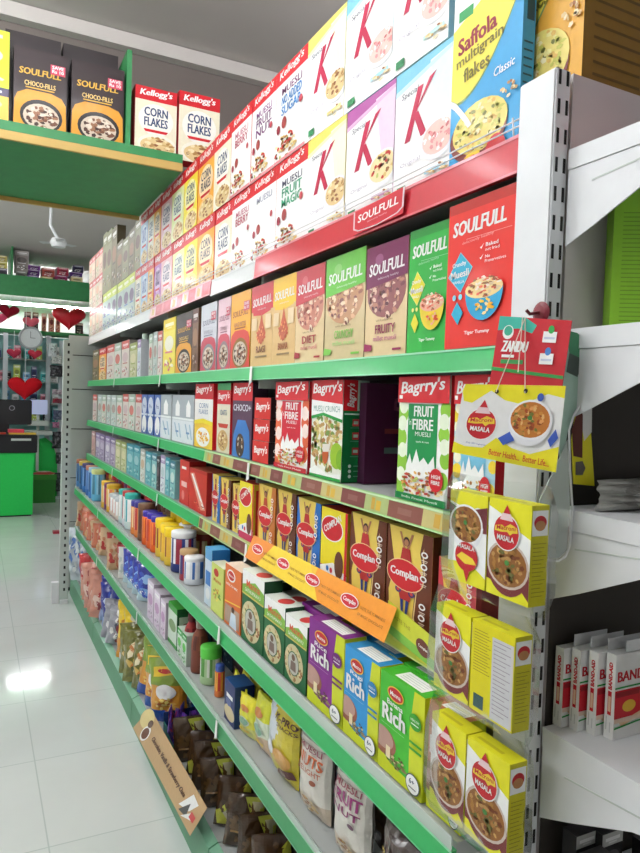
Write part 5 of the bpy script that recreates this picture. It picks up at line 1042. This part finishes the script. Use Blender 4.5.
o = polyY('hanging_card', [(579, 391), (592, 389), (591, 432), (594.5, 486), (574, 484), (572, 440)], .815, .002, 'printed_card', (232, 222, 40), None, [([(583, 402), (592, 389), (591.5, 432), (584, 441), (581, 420)], (226, 226, 222)), ([(571.5, 430), (579, 404), (582.5, 415), (582, 458), (573, 456)], (96, 44, 34)), ([(575, 462), (582, 461), (585, 468), (582, 475), (575, 475)], (96, 92, 84))])
tag(o, 'yellow and white hanging card with punched hole beside the upright', 'card')

# ------------------------------------------------------------------ end bay facing the camera
eb = empty('end_bay', (.88, .85, 0)); tag(eb, 'white steel end bay frame with grey back panel facing the camera', 'rack')
solid('back_panel', [(.006, 1.1, 0, .012, .0, 2.262)], mat('warm_grey_panel', (206, 200, 198), .5), eb); [solid('back_panel', [(.006, 1.1, -.001, -.0003, a, b_)], mat('cavity_shade_brown', (52, 46, 40), .6), eb) for a, b_ in ((.1, 1.495), (1.505, 1.79))]  # thin dark sheets on the lower back panel paint in the cavity shade
for i, (zt, nm) in enumerate(((2.13, 'top'), (1.833, 'second'), (1.536, 'third'), (1.158, 'fourth'), (.88, 'fifth'))):
    e = empty('end_shelf', (.872, .84, zt-.033)); tag(e, f'white steel end bay shelf, {nm} from the top, with shaped side bracket', 'shelf', 'end bay shelves')
    bm = bmesh.new(); sh = [(0, 0), (-.345, 0), (-.35, .012), (-.35, .033), (0, .033)]
    def slab(prof, x0, x1, nm2, mm):
        bm = bmesh.new(); a = [bm.verts.new((x0, y, z)) for y, z in prof]; b_ = [bm.verts.new((x1, y, z)) for y, z in prof]
        bm.faces.new(a[::-1]) ; bm.faces.new(b_)
        for k_ in range(len(a)): j = (k_+1) % len(a); bm.faces.new((a[k_], a[j], b_[j], b_[k_]))
        bmesh.ops.recalc_face_normals(bm, faces=bm.faces[:]); me = bpy.data.meshes.new(nm2); bm.to_mesh(me); bm.free(); me.materials.append(mm); o = bpy.data.objects.new(nm2, me); C.objects.link(o); o.parent = e; return o
    slab(sh, 0, 1.05, 'tray', M_STEEL)
    slab([(0, -.001), (-.33, -.001), (-.32, -.012), (-.18, -.045), (-.06, -.10), (0, -.125)], .002, .0045, 'side_bracket', M_STEEL)
    slab([(-.05, -.028), (-.32, -.004), (-.32, -.0065), (-.05, -.0305)], .0012, .002, 'pressed_line', M_PANEL) if i in (0, 2, 3) else None
T = 'end bay'
def ebox(name, cat, desc, art, x, y, z, w, d, h, grp=None, key=None):
    p = P(w, d, h); art(p); o = p.obj(name, "printed_card", None, (x, y, z+.0006)); tag(o, desc, cat, grp); return o
def limebox(p):
    b = (140, 196, 50); p.box(b, dk(b), b); p.on('front')
    r = random.Random(5)
    for i in range(26): p.rect(.08, .82-.03*i, .08+r.uniform(.2, .8), .826-.03*i, dk(b, .78), True)
    p.on('left').rect(0, 0, 1, 1, dk(b, .9))
ebox('cereal_box', 'cereal box', 'lime green box with small dark print on the end bay second shelf', limebox, 1.013, .745, 1.833, .185, .04, .235).rotation_euler = (0, 0, -.6)
for i, (x, y) in enumerate(((.99, .756), (.975, .779), (.96, .802), (.945, .824))):
    ebox('plaster_box', 'plaster box', f"white and red plaster box, {['nearest', 'second', 'third', 'farthest'][i]} of the four standing on the end shelf", bandaid, x+.01, y, 1.158, .115, .0185, .142-.002*i, 'plaster boxes on the end bay shelf')
    o = bpy.context.scene.collection.objects[-1]
    f = solid('open_flap', [(-.03, .05, .004, .005, .1425-.002*i, .162-.002*i)], MATS['white_powder_coat'], o)
ebox('plaster_box', 'box', 'yellow box at the right edge of the end bay shelf', generic((236, 214, 50), [(226, 190, 40), (240, 236, 200)], 3), 1.12, .715, 1.158, .1, .03, .12)
for i, (x, y, h) in enumerate(((.93, .77, .085), (.985, .80, .10), (1.06, .77, .08), (.94, .815, .1))):
    ebox('small_black_box', 'box', ['black and white small box nearest the side bracket', 'black small box against the grey panel', 'black small box at the right', 'tallest black small box behind the others'][i]+' of the bottom end shelf', generic((40, 38, 40), [(190, 190, 186), (90, 88, 90), (60, 50, 50)], 80+i), x, y-.02, .88, .05, .03, h, 'small black boxes on the bottom end shelf')
o = bag('snack_bag', 'bag', 'x', 'x', T, 'x', bag_mesh('pr', .16, .15, .05, lambda u, v: (206, 50, 40) if v < .55 else ((200, 190, 214) if v < .7 else (100, 60, 140)), lambda p: p.ell(.3, .3, .14, (226, 206, 150)), 41, wr=.008), (.965, .70, 2.132), math.pi/2, 0, .2); PLACED.pop(); o['label'] = 'purple and red crinkled bag on the top end bay shelf'; del o['group']
mfl = bag_mesh('filmroll', .26, .05, .06, cfn([(1, (150, 150, 144))], [(190, 190, 186), (120, 118, 112)], .1, 18, 9), None, 42, wr=.012)
o = bag('plastic_bag', 'bag', 'x', 'x', T, 'x', mfl, (1.03, .775, 1.538), math.pi/2, 0, 0); PLACED.pop(); o['label'] = 'crumpled translucent plastic bag lying on the third end bay shelf'; del o['group']

# ------------------------------------------------------------------ boxes on the loft
LZ = 2.842; YL = 3.285
def lx(px, py=130): return atY(px, py, YL)[0]
kind('l_choco', 'cereal_box', 'choco box', 'black and orange chocolate cereal box', choco_pack((44, 30, 32), (216, 150, 40), (216, 170, 60)))
kind('l_corn', 'cereal_box', 'corn flakes box', 'red and white corn flakes box', kell((240, 232, 206), ['CORN', 'FLAKES'], (50, 70, 110)))
def lbox(key, a, b_, zt, desc, y=YL, z=LZ, grp='cereal boxes on the overhead loft', d=None):
    n, cat, short, _, art, dd = K[key]; d = d or .09; x0, x1 = lx(a), lx(b_)
    o = carton(n, cat, short, desc, key+'L', art, (x0+x1)/2, 0, x1-x0, z, zt-z, d, grp, '', rz=0, gap=.006); o.location = ((x0+x1)/2, y, z); PLACED.pop(); tag(o, desc, cat, grp); return o
lbox('l_choco', 70, 124, 3.195, 'black and orange chocolate cereal box on the loft beside the divider')
lbox('l_choco', 12, 67, 3.195, 'black and orange chocolate cereal box on the loft, left of its twin')
lbox('l_corn', 134, 177, 3.15, 'red and white corn flakes box on the loft right of the divider')
lbox('l_corn', 178, 220, 3.17, 'red and white corn flakes box at the right end of the loft')
lbox('l_corn', 205, 232, 2.99, 'red cereal box half hidden at the loft right corner', y=YL+.1)if 0 else None
kind('l_black', 'cereal_box', 'black box', 'black', lambda p: (p.box((40, 32, 34), (34, 28, 30), (50, 42, 44)), p.on('front').text('SOULFULL', .3, .12, .72, .3, (150, 126, 90), 0, 0, .02).rect(.35, .04, .65, .08, (110, 96, 76))))
lbox('l_black', 64, 122, 3.31, 'black cereal box in the rear stack, right of its twin', y=YL+.12, z=2.842, d=.14).location.x -= .0
lbox('l_black', 4, 63, 3.31, 'black cereal box in the rear stack, left of its twin', y=YL+.12, z=2.842, d=.14)
lbox('l_choco', -50, 8, 3.155, 'black and orange chocolate cereal box at the left edge of the loft') if 0 else None
kind('l_amber', 'cereal_box', 'amber box', 'a', generic((236, 190, 90), [(60, 50, 80), (240, 220, 160), (226, 180, 60)], 3)); kind('l_lime', 'cereal_box', 'lime box', 'a', generic((206, 220, 50), [(206, 220, 50), (190, 190, 190), (220, 224, 60)], 3))
lbox('l_amber', -40, 9, 3.0, 'amber cereal box at the left edge of the loft'); lbox('l_lime', -40, 9, 3.24, 'lime green box stacked on the amber box', z=3.0005)
kind('l_white', 'cereal_box', 'cream box', 'a', lambda p: (p.box((226, 206, 190), (190, 60, 60), (230, 220, 210)), p.on('front').rect(0, 0, 1, .45, (196, 50, 56)).text("Kellogg's", .3, .5, .8, .8, (206, 120, 110), .2, 0, .02)))
lbox('l_white', 138, 173, 3.17, 'cream and red box behind the corn flakes boxes', y=YL+.11, z=2.842)

# ------------------------------------------------------------------ far end of the shop
def fx(px, py, Y): return atY(px, py, Y)
M_CG = mat('bright_green_laminate', (28, 200, 84), .55, noise=.06, nscale=30); M_BLK = mat('black_plastic', (24, 24, 28), .4)
e = empty('sales_counter', (0, 10.1, 0)); tag(e, 'bright green cash counter with black top slab', 'counter')
solid('counter_body', [(-1.6, .735, 0, .7, 0.02, .87)], M_CG, e); solid('plinth', [(-1.58, .72, .02, .68, 0, .019)], M_BLK, e)
solid('counter_top', [(-1.6, .78, -.03, .72, .872, 1.12)], M_BLK, e, bev=.01); solid('pale_stripe', [(.45, .7, -.032, -.0302, 1.04, 1.07)], M_PANEL, e)
e = empty('computer_monitor', (.36, 10.45, 1.121)); tag(e, 'black computer monitor seen from behind on the cash counter', 'monitor')
solid('screen_housing', [(-.36, .37, 0, .05, .12, .47)], M_BLK, e, bev=.012); solid('stand', [(-.08, .08, .02, .06, .0, .13), (-.16, .16, -.06, .14, 0, .012)], M_BLK, e)
mx_, mz_ = fx(12, 408, 10.44); p = P(); p.lathe([(.028, 0), (.036, .004), (.036, .004), (.028, .004)], (170, 174, 180), 20); o = p.obj('round_badge', 'moulded_plastic', e); o.rotation_euler = (math.pi/2, 0, 0); o.location = (mx_-.36, -.001, mz_-1.121)
for i, (a, b_, c, s, d) in enumerate(((9, 36, (226, 190, 60), .02, 'yellow'), (8, 24, (206, 60, 80), .05, 'red'), (-3, 6, (206, 70, 50), .02, 'orange'))):
    x0, _ = fx(a, 436, 10.2); x1, _ = fx(b_, 436, 10.2)
    o = solid('leaflet_stack', [(x0, x1, 10.14+.03*i, 10.34, 1.121+(.021 if i == 1 else 0), 1.121+(.021 if i == 1 else 0)+s*.9)], mat('paper_'+d, c, .5)); tag(o, f'{d} leaflets lying on the black counter top', 'leaflets')
o = polyY('green_partition', [(32, 440), (46, 438), (53, 444), (57, 458), (58, 505), (32, 505)], 11.75, .04, M_CG, (28, 184, 78)); tag(o, 'low green partition with sloping top beyond the counter', 'partition')
e = empty('shopping_basket', (0, 11.2, 0)); x0, x1 = fx(33.5, 490, 11.2)[0], fx(56, 490, 11.2)[0]; e.location = ((x0+x1)/2, 11.25, 0); tag(e, 'dark green plastic crate on the floor behind the counter', 'crate')
p = P(); w = (x1-x0)/2; g = (40, 130, 40); p.bx(-w, w, 0, .02, .0, .42, g); p.bx(-w, w, .33, .35, 0, .42, g); p.bx(-w, -w+.02, .02, .33, 0, .42, g); p.bx(w-.02, w, .02, .33, 0, .42, g); p.bx(-w+.02, w-.02, .02, .33, .0, .02, g); p.bx(-w-.01, w+.01, -.012, 0, .36, .44, (60, 150, 50)); p.obj('crate_body', 'moulded_plastic', e)
p = P(); p.lathe([(0, .34), (.12, .4), (.17, .44), (.1, .47), (0, .48)], [(226, 226, 190), (226, 230, 214), (206, 60, 60), (226, 226, 214)], 14); p.obj('contents', 'foil_wrapper', e, (0, .17, 0))
# back fixture: loft, shelf, posts
e = empty('far_loft', (0, 10.9, 3.30)); tag(e, 'green far loft shelf above the wall display', 'shelf')
solid('loft_board', [(XL+.01, 2.2, .02, 1.4, 0, .04)], M_GREEN, e); solid('front_lip', [(XL+.002, 2.2, 0, .018, -.20, .09)], M_GREEN, e); solid('divider', [(.452, .478, .05, 1.2, .041, .62)], M_GREEN, e)
e = empty('wall_display', (0, 11.95, 0)); tag(e, 'green edged wall display with glass shelves at the far wall', 'display shelf')
solid('top_shelf', [(XL+.01, 2.2, 0, .4, 2.64, 2.70)], M_GREEN, e)
solid('backing', [(XL+.01, 2.2, .41, .43, .9, 2.63)], mat('teal_backing', (150, 206, 204), .4, noise=.3, nscale=5), e)
M_ALU = mat('aluminium', (190, 200, 204), .35, .4)
for px in (5, 48): x = fx(px, 380, 11.95)[0]; solid('post', [(x-.035, x+.035, -.03, .03, .0, 2.63)], M_ALU, e)
for z in (2.22, 1.86, 1.5, 1.2): solid('glass_shelf', [(XL+.02, 2.2, .04, .40, z, z+.02)], M_CLEAR, e)
r = random.Random(11)
PAL = [('teal', (60, 170, 170)), ('white', (226, 230, 230)), ('pink', (226, 130, 150)), ('lime', (190, 206, 90)), ('navy', (50, 60, 110)), ('red', (190, 50, 60)), ('sky blue', (120, 180, 220)), ('black', (40, 40, 46))]
for li, (z, nm) in enumerate(((2.24, 'highest'), (1.88, 'second highest'), (1.52, 'third highest'), (1.22, 'lowest'))):
    x = .02; last = -1; k = 0
    while x < 1.5:
        w = r.uniform(.07, .15); c = r.randrange(len(PAL))
        if c == last: c = (c+1) % len(PAL)
        last = c; n, col = PAL[c]; h = r.uniform(.13, .26)
        if not any(abs(x+w/2-fx(q, 380, 11.95)[0]) < .01 for q in (5, 48)):
            kk = f'far{c}'
            if kk not in K: kind(kk, 'gift_box', f'{n} gift box', f'small {n} gift box', generic(col, [lite(col, .4), dk(col), W], 90+c), .1, 'gift box')
            nn, cat, short, desc, art, d = K[kk]
            o = carton(nn, cat, short, desc, kk, art, x+w/2, 0, w, z, h, .12, f'gift boxes on the {nm} glass shelf', f'{nm} glass shelf', rz=0, gap=.008); o.location = (x+w/2, 12.03, z+.001); PLACED[-1][4] = -x
        x += w+r.uniform(.0, .05)
# upper far shelf items
kind('far_dark', 'gift_box', 'dark picture box', 'dark picture box', generic((50, 40, 50), [(150, 120, 110), (90, 80, 90), (200, 190, 180)], 95), .1, 'gift box'); kind('far_cream', 'gift_box', 'cream and brown box', 'cream and brown box', generic((190, 140, 120), [(226, 206, 190), (110, 60, 60), (150, 60, 60)], 96), .1, 'gift box')
for a, b_, kk in ((24.5, 32, 'far_dark'), (32.5, 39, 'far_dark'), (42, 47, 'far_cream'), (49, 55, 'far_cream'), (56, 61, 'far_cream'), (76, 84, 'far_dark')):
    x0, x1 = fx(a, 320, 12.0)[0], fx(b_, 320, 12.0)[0]; nn, cat, short, desc, art, d = K[kk]
    o = carton(nn, cat, short, desc, kk, art, (x0+x1)/2, 0, x1-x0, 2.701, .30 if a < 70 else .18, .1, 'picture boxes on the green far shelf', 'green far shelf', rz=0, gap=.01); o.location = ((x0+x1)/2, 12.05, 2.702); PLACED[-1][4] = -x0
# hearts
def heart(px, py, Y, size, col, label, thick=.12, name='heart_cushion', rot=0, fab='plush_fabric'):
    N = 28; out = []
    for i in range(N):
        t = 2*math.pi*i/N; out.append((16*math.sin(t)**3/17, (13*math.cos(t)-5*math.cos(2*t)-2*math.cos(3*t)-math.cos(4*t))/17))
    p = P(); x0, z0 = fx(px, py, Y); levels = [(1, 0), (.96, .35), (.82, .7), (.55, .92), (.25, 1.0), (.02, 1.02)]
    for sg in (-1, 1):
        for (s0, t0), (s1, t1) in zip(levels, levels[1:]):
            for i in range(N):
                j = (i+1) % N
                q = [(out[i][0]*s0*size, sg*t0*thick/2, out[i][1]*s0*size), (out[j][0]*s0*size, sg*t0*thick/2, out[j][1]*s0*size), (out[j][0]*s1*size, sg*t1*thick/2, out[j][1]*s1*size), (out[i][0]*s1*size, sg*t1*thick/2, out[i][1]*s1*size)]
                p.face(q if sg > 0 else q[::-1], col)
    p.smooth = True; o = p.obj(name, fab, None, (x0, Y, z0), weld=True); o.rotation_euler = (0, rot, 0); o.scale = (1.02, 1, .82); tag(o, label, 'heart', 'red heart decorations at the far wall'); zz = 2.64 if (z0 < 2.6 and Y > 11.5) else 3.30; tube('hanging_string', [(0, 0, size*.3), (0, 0, (zz-z0)/.82)], .004, M_STEEL, o)
    return o
heart(69, 317, 11.6, .27, (200, 16, 36), 'large glossy red heart hanging under the far loft, beside the rack', .2, fab='moulded_plastic')
heart(9, 311, 11.6, .155, (150, 16, 40), 'dark maroon heart balloon at the left, under the far loft', .2, rot=.1)
heart(31, 322, 11.85, .13, (236, 110, 130), 'pink heart between the maroon balloon and the large red heart', .1)
heart(14, 353, 11.6, .11, (190, 60, 84), 'rose heart below the clock on its left', .1); heart(35, 354, 11.6, .11, (200, 60, 80), 'rose heart below the clock on its right', .1)
heart(25, 387, 11.5, .26, (206, 24, 36), 'wide red plush heart behind the computer monitor', .16)
heart(-1, 318, 11.85, .13, (236, 90, 130), 'bright pink heart at the left picture edge', .1)
# clock
x0, z0 = fx(30.5, 338, 11.5); e = empty('wall_clock', (x0, 11.5, z0)); tag(e, 'round silver wall clock with white face under the green far shelf', 'clock')
p = P(); p.lathe([(.145, 0), (.17, .0), (.175, .03), (.165, .045), (.145, .035)], (176, 180, 184), 32); p.smooth = True; o = p.obj('rim', 'moulded_plastic', e); o.rotation_euler = (math.pi/2, 0, 0)
p = P(); p.lathe([(0, .02), (.146, .02)], (226, 230, 230), 32); p.bx(-.003, .003, -.0, .1, .021, .023, (40, 40, 40)); p.bx(-.0, .07, -.003, .003, .021, .023, (40, 40, 40)); o = p.obj('dial', 'moulded_plastic', e); o.rotation_euler = (math.pi/2, 0, 0)
o = solid('bracket', [(-.02, .02, .001, .42, -.01, .01)], M_ALU, e)
# hair accessories hanging right of the display
HX = [(57, 371, .16, .12, (26, 24, 34), 'black hair bow hanging highest beside the slotted post'), (58, 392, .14, .05, (206, 190, 200), 'pale hair band hanging under the black bow'), (59, 401, .15, .05, (150, 40, 60), 'dark red hair band hanging beside the slotted post'), (58, 415, .12, .1, (70, 80, 110), 'blue grey pouch hanging beside the slotted post'), (56, 425, .08, .06, (206, 130, 170), 'pink clip hanging beside the slotted post'), (59, 440, .16, .18, (34, 36, 44), 'black bag hanging beside the slotted post at counter height'), (60, 458, .10, .12, (40, 40, 48), 'black pouch hanging under the black bag'), (58, 482, .16, .2, (30, 44, 46), 'dark bin-like bag standing lowest beside the slotted post'), (53, 350, .1, .14, (206, 214, 214), 'white hanging pack right of the clock'), (57, 360, .13, .08, (220, 224, 220), 'white rolled pack above the black hair bow')]
for i, (px, py, w, h, c, lb) in enumerate(HX):
    x, z = fx(px, py, 11.6); me = bag_mesh('acc', w*1.3, h*1.5, .08, cfn([(1, c)], [lite(c, .25), dk(c)], .15, i, 6), None, 50+i, wr=.02, nu=8, nv=8)
    o = bag('hanging_accessory', 'accessory', lb, 'x', 'x', 'hanging accessories beside the slotted post', me, (x, 11.6, z-h*.75), math.pi/2); PLACED.pop(); o['label'] = lb
x = fx(61, 380, 11.7)[0]; e = empty('accessory_stand', (x, 11.75, 0)); tag(e, 'tall grey accessory stand beyond the slotted post', 'stand'); solid('pole', [(-.03, .03, 0, .03, 0.03, 2.55)], M_ALU, e); solid('base', [(-.2, .2, -.15, .15, 0, .029)], M_ALU, e)
x, z = fx(38.5, 408, 11.6); e = empty('small_screen', (x, 11.6, z)); tag(e, 'small pale blue screen with keyboard shelf right of the monitor', 'screen')
solid('screen', [(-.13, .13, 0, .03, -.1, .13)], mat('pale_screen', (190, 200, 236), .3, emit=.35), e); solid('stand', [(-.15, .15, -.05, .1, -.28, -.2), (-.02, .02, .04, .08, -1.0, -.1), (-.2, .2, -.1, .2, -.42, -.36)], M_PANEL, e)
# boxes on the far loft
LB = [(15, 29, 246, 268, (150, 140, 136), 'grey brown carton'), (15.5, 27, 270, 281, (110, 110, 100), 'dull grey carton'), (28, 41, 256, 262, (110, 50, 130), 'purple chocolate box'), (28, 40, 264, 271, (90, 40, 110), 'purple chocolate box'), (27, 39, 272, 280, (100, 50, 140), 'purple chocolate box'), (42, 55, 262, 272, (170, 70, 60), 'brick red box'), (41, 53, 273, 281, (214, 190, 90), 'yellow box'), (57, 69, 259, 268, (170, 40, 70), 'crimson box'), (55, 68, 269, 277, (130, 30, 80), 'maroon box'), (57, 77, 278, 283, (110, 50, 150), 'purple and white box'), (70, 83, 264, 270, (90, 50, 130), 'purple and white box'), (71, 83, 272, 280, (226, 206, 150), 'cream box'), (73, 84, 255, 263, (40, 36, 70), 'navy box'), (-4, 7.5, 249, 256, (190, 170, 90), 'yellow stacked box'), (-4, 7.5, 257, 265, (206, 190, 90), 'yellow stacked box'), (-4, 7.5, 266, 278, (60, 50, 70), 'dark stacked box')]
cols_ = {}
for i, (a, b_, t, bt, c, n) in enumerate(LB):
    Y = 11.05+.0*i; x0, z1 = fx(a, t, Y); x1, z0 = fx(b_, bt, Y)
    p = P(x1-x0-.01, .25, z1-z0); generic(c, [lite(c, .3), dk(c), W], 100+i)(p)
    o = p.obj('carton', 'printed_card', None, ((x0+x1)/2, Y+(.0 if i % 2 else .02), z0)); o.rotation_euler = (0, 0, R0.uniform(-.05, .05))
    tag(o, None, 'carton', 'cartons stacked on the far loft'); PLACED.append([o, n, n, 'far loft', -x0, z0]); cols_[i] = o
    # rest each carton on what is under it
stack = sorted(cols_.values(), key=lambda o: o.location.z)
done = []
for o in stack:
    w = o.dimensions.x/2; base = 3.341
    bpy.context.view_layer.update()
    for q in done:
        if abs(q.location.x-o.location.x) < (w+q.dimensions.x/2)*.8: base = max(base, q.location.z+q.dimensions.z+.001)
    o.location.z = base; done.append(o)
# hanging fan
xr, zr = fx(51, 214, 8.0); e = empty('hanging_fan', (xr, 8.0, ZC)); tag(e, 'white fan head hanging on a rod from the far ceiling', 'fan')
xh, zh = fx(58.5, 243, 8.0)
tube('rod', [(0, 0, 0), (0, 0, zr-ZC), (-.005, 0, zr-ZC-.12), (xh-xr, 0, zh-ZC+.03)], .016, M_STEEL, e)
p = P(); p.lathe([(0, -.05), (.07, -.045), (.09, 0), (.07, .045), (0, .05)], (236, 238, 238), 20); p.smooth = True; p.obj('motor_head', 'moulded_plastic', e, (xh-xr, 0, zh-ZC))
p = P()
for k_ in range(3):
    a = k_*2.094+.5; ca, sa = math.cos(a), math.sin(a); q = [(.08, -.03), (.2, -.05), (.2, .05), (.08, .03)]
    p.face([(u*ca-v*sa, u*sa+v*ca, .006) for u, v in q], (226, 228, 228)); p.face([(u*ca-v*sa, u*sa+v*ca, .0) for u, v in q][::-1], (226, 228, 228))
p.obj('blades', 'moulded_plastic', e, (xh-xr, 0, zh-ZC))
# cable and small red thing on the floor
pts = [ (onz[0], onz[1], .006) for onz in [((lambda d: (d.x*(-EYE/d.z), d.y*(-EYE/d.z)))(ray(x, y))) for x, y in ((33, 514), (40, 515), (47, 516.5), (55, 519), (64, 519))]]
o = tube('power_cable', pts, .006, mat('grey_cable', (150, 156, 156), .5)); tag(o, 'thin grey cable running across the floor behind the counter', 'cable')
q = (lambda d: (d.x*(-EYE/d.z), d.y*(-EYE/d.z)))(ray(59, 533)); 
o = solid('red_packet', [(q[0]-.07, q[0]+.07, q[1]-.05, q[1]+.05, .001, .03)], mat('dark_red_card', (150, 34, 50), .5)); tag(o, 'small dark red packet on the floor by the slotted post', 'packet')

# ------------------------------------------------------------------ lamps
def tube_light(loc, L, axis, label, emit_down=(0, 0, -1)):
    e = empty('tube_light', loc); tag(e, label, 'tube light', 'fluorescent tube lights')
    d = Vector((0, 1, 0)) if axis == 'y' else Vector((1, 0, 0)); n = Vector(emit_down)
    a, b_ = d*(-L/2), d*(L/2); s = Vector((.03, .03, .03))
    mn_ = Vector([min(a[i], b_[i])-.025 for i in range(3)]); mx2 = Vector([max(a[i], b_[i])+.025 for i in range(3)])
    o = solid('batten', [(mn_.x-n.x*.035, mx2.x-n.x*.035, mn_.y-n.y*.035, mx2.y-n.y*.035, mn_.z-n.z*.035, mx2.z-n.z*.035-abs(n.z)*.03)], M_STEEL, e)
    if n.z: [tube('hanger', [(k_, 0, .06), (k_, 0, ZC-loc[2])], .004, M_STEEL, e) for k_ in (-.4, .4)]
    tube('lit_tube', [tuple(a*.97+n*.02), tuple(b_*.97+n*.02)], .018, M_TUBE, e)
def lamp(loc, sx, sy, power, rot=(0, 0, 0), col=(1, .99, .97)):
    l = bpy.data.lights.new('lamp', 'AREA'); l.shape = 'RECTANGLE'; l.size = sx; l.size_y = sy; l.energy = power; l.color = col
    o = bpy.data.objects.new('lamp', l); C.objects.link(o); o.location = loc; o.rotation_euler = rot; return o
for y, n in ((1.6, 'opposite the near bays'), (4.9, 'beyond the loft'), (7.6, 'near the counter')):
    tube_light((XL+.062, y, 2.95), 1.2, 'y', f'wall tube light {n}', (1, 0, 0))
for x, y, n in ((-.5, .5, 'nearest the camera'), (-1.2, 2.2, 'before the loft'), (.3, 6.2, 'over the far aisle'), (-1.5, 8.6, 'over the counter'), (-1.5, 10.6, 'added to brighten the far end'), (-1.5, 7.2, 'over the left of the far aisle'), (.15, 1.9, 'added over the near bays to brighten the ceiling')):  # far-end and near-bay tubes are unseen, added to lift far end and ceiling
    tube_light((x, y, ZC-.26), 1.2, 'x', f'ceiling tube light {n}')
for x, y, n in ((-.95, 3.0, 'added low before the loft to brighten the ceiling'), (2.4, 2.3, 'added low behind the rack to brighten the ceiling')):  # unseen fixtures added to brighten the near ceiling and loft
    tube_light((x, y, 3.3), 1.2, 'x', f'tube light {n}')
tube_light((.6, 12.3, 3.15), 2.4, 'x', 'long tube light under the far loft', (0, -1, 0))
wd = bpy.data.worlds.new('world'); bpy.context.scene.world = wd; wd.use_nodes = True; wd.node_tree.nodes['Background'].inputs[0].default_value = (.8, .85, .9, 1); wd.node_tree.nodes['Background'].inputs[1].default_value = .3

# ------------------------------------------------------------------ labels for the packs
rows = {}
for it in PLACED: rows.setdefault((it[3], round(it[0].location.x > .845 and it[3] == 'fifth shelf')), []).append(it)
lab = {}
for key, its in rows.items():
    its.sort(key=lambda q: -q[4])
    for i, it in enumerate(its):
        o, desc, short, rn = it[:4]; L = its[i-1][2] if i else None; Rr = its[i+1][2] if i+1 < len(its) else None
        t = f'{desc} on the {rn}'
        it.append(t); it.append((L, Rr)); lab.setdefault(t, []).append(it)
ORD = ['nearest', 'second nearest', 'third nearest', 'fourth nearest', 'fifth nearest', 'sixth nearest', 'seventh nearest', 'eighth nearest', 'ninth nearest', 'tenth nearest', 'eleventh nearest', 'twelfth nearest', 'thirteenth nearest', 'fourteenth nearest', 'fifteenth nearest', 'sixteenth nearest']
ORD += [f'{n}th nearest' for n in range(17, 60)]
def words(t): return len(t.split())
for t, its in lab.items():
    if len(its) == 1: its[0][0]['label'] = t if words(t) <= 16 else its[0][2]+' on the '+its[0][3]; continue
    its.sort(key=lambda q: q[4])
    for i, it in enumerate(its):
        near = ORD[i] if it[4] > 0 else ORD[i].replace('nearest', 'from the right')
        if it[4] <= 0: near = ['rightmost', 'second from right', 'third from right', 'fourth from right', 'fifth from right', 'sixth from right'][min(i, 5)]
        s = t if words(t) <= 11 else it[2]+' on the '+it[3]
        it[0]['label'] = f'{s}, {near} of {len(its)}'

sc = bpy.context.scene
sc.view_settings.view_transform = 'Standard'; sc.view_settings.look = 'None'; sc.view_settings.gamma = 1; sc.view_settings.use_curve_mapping = False
sc.view_settings.exposure = -.45
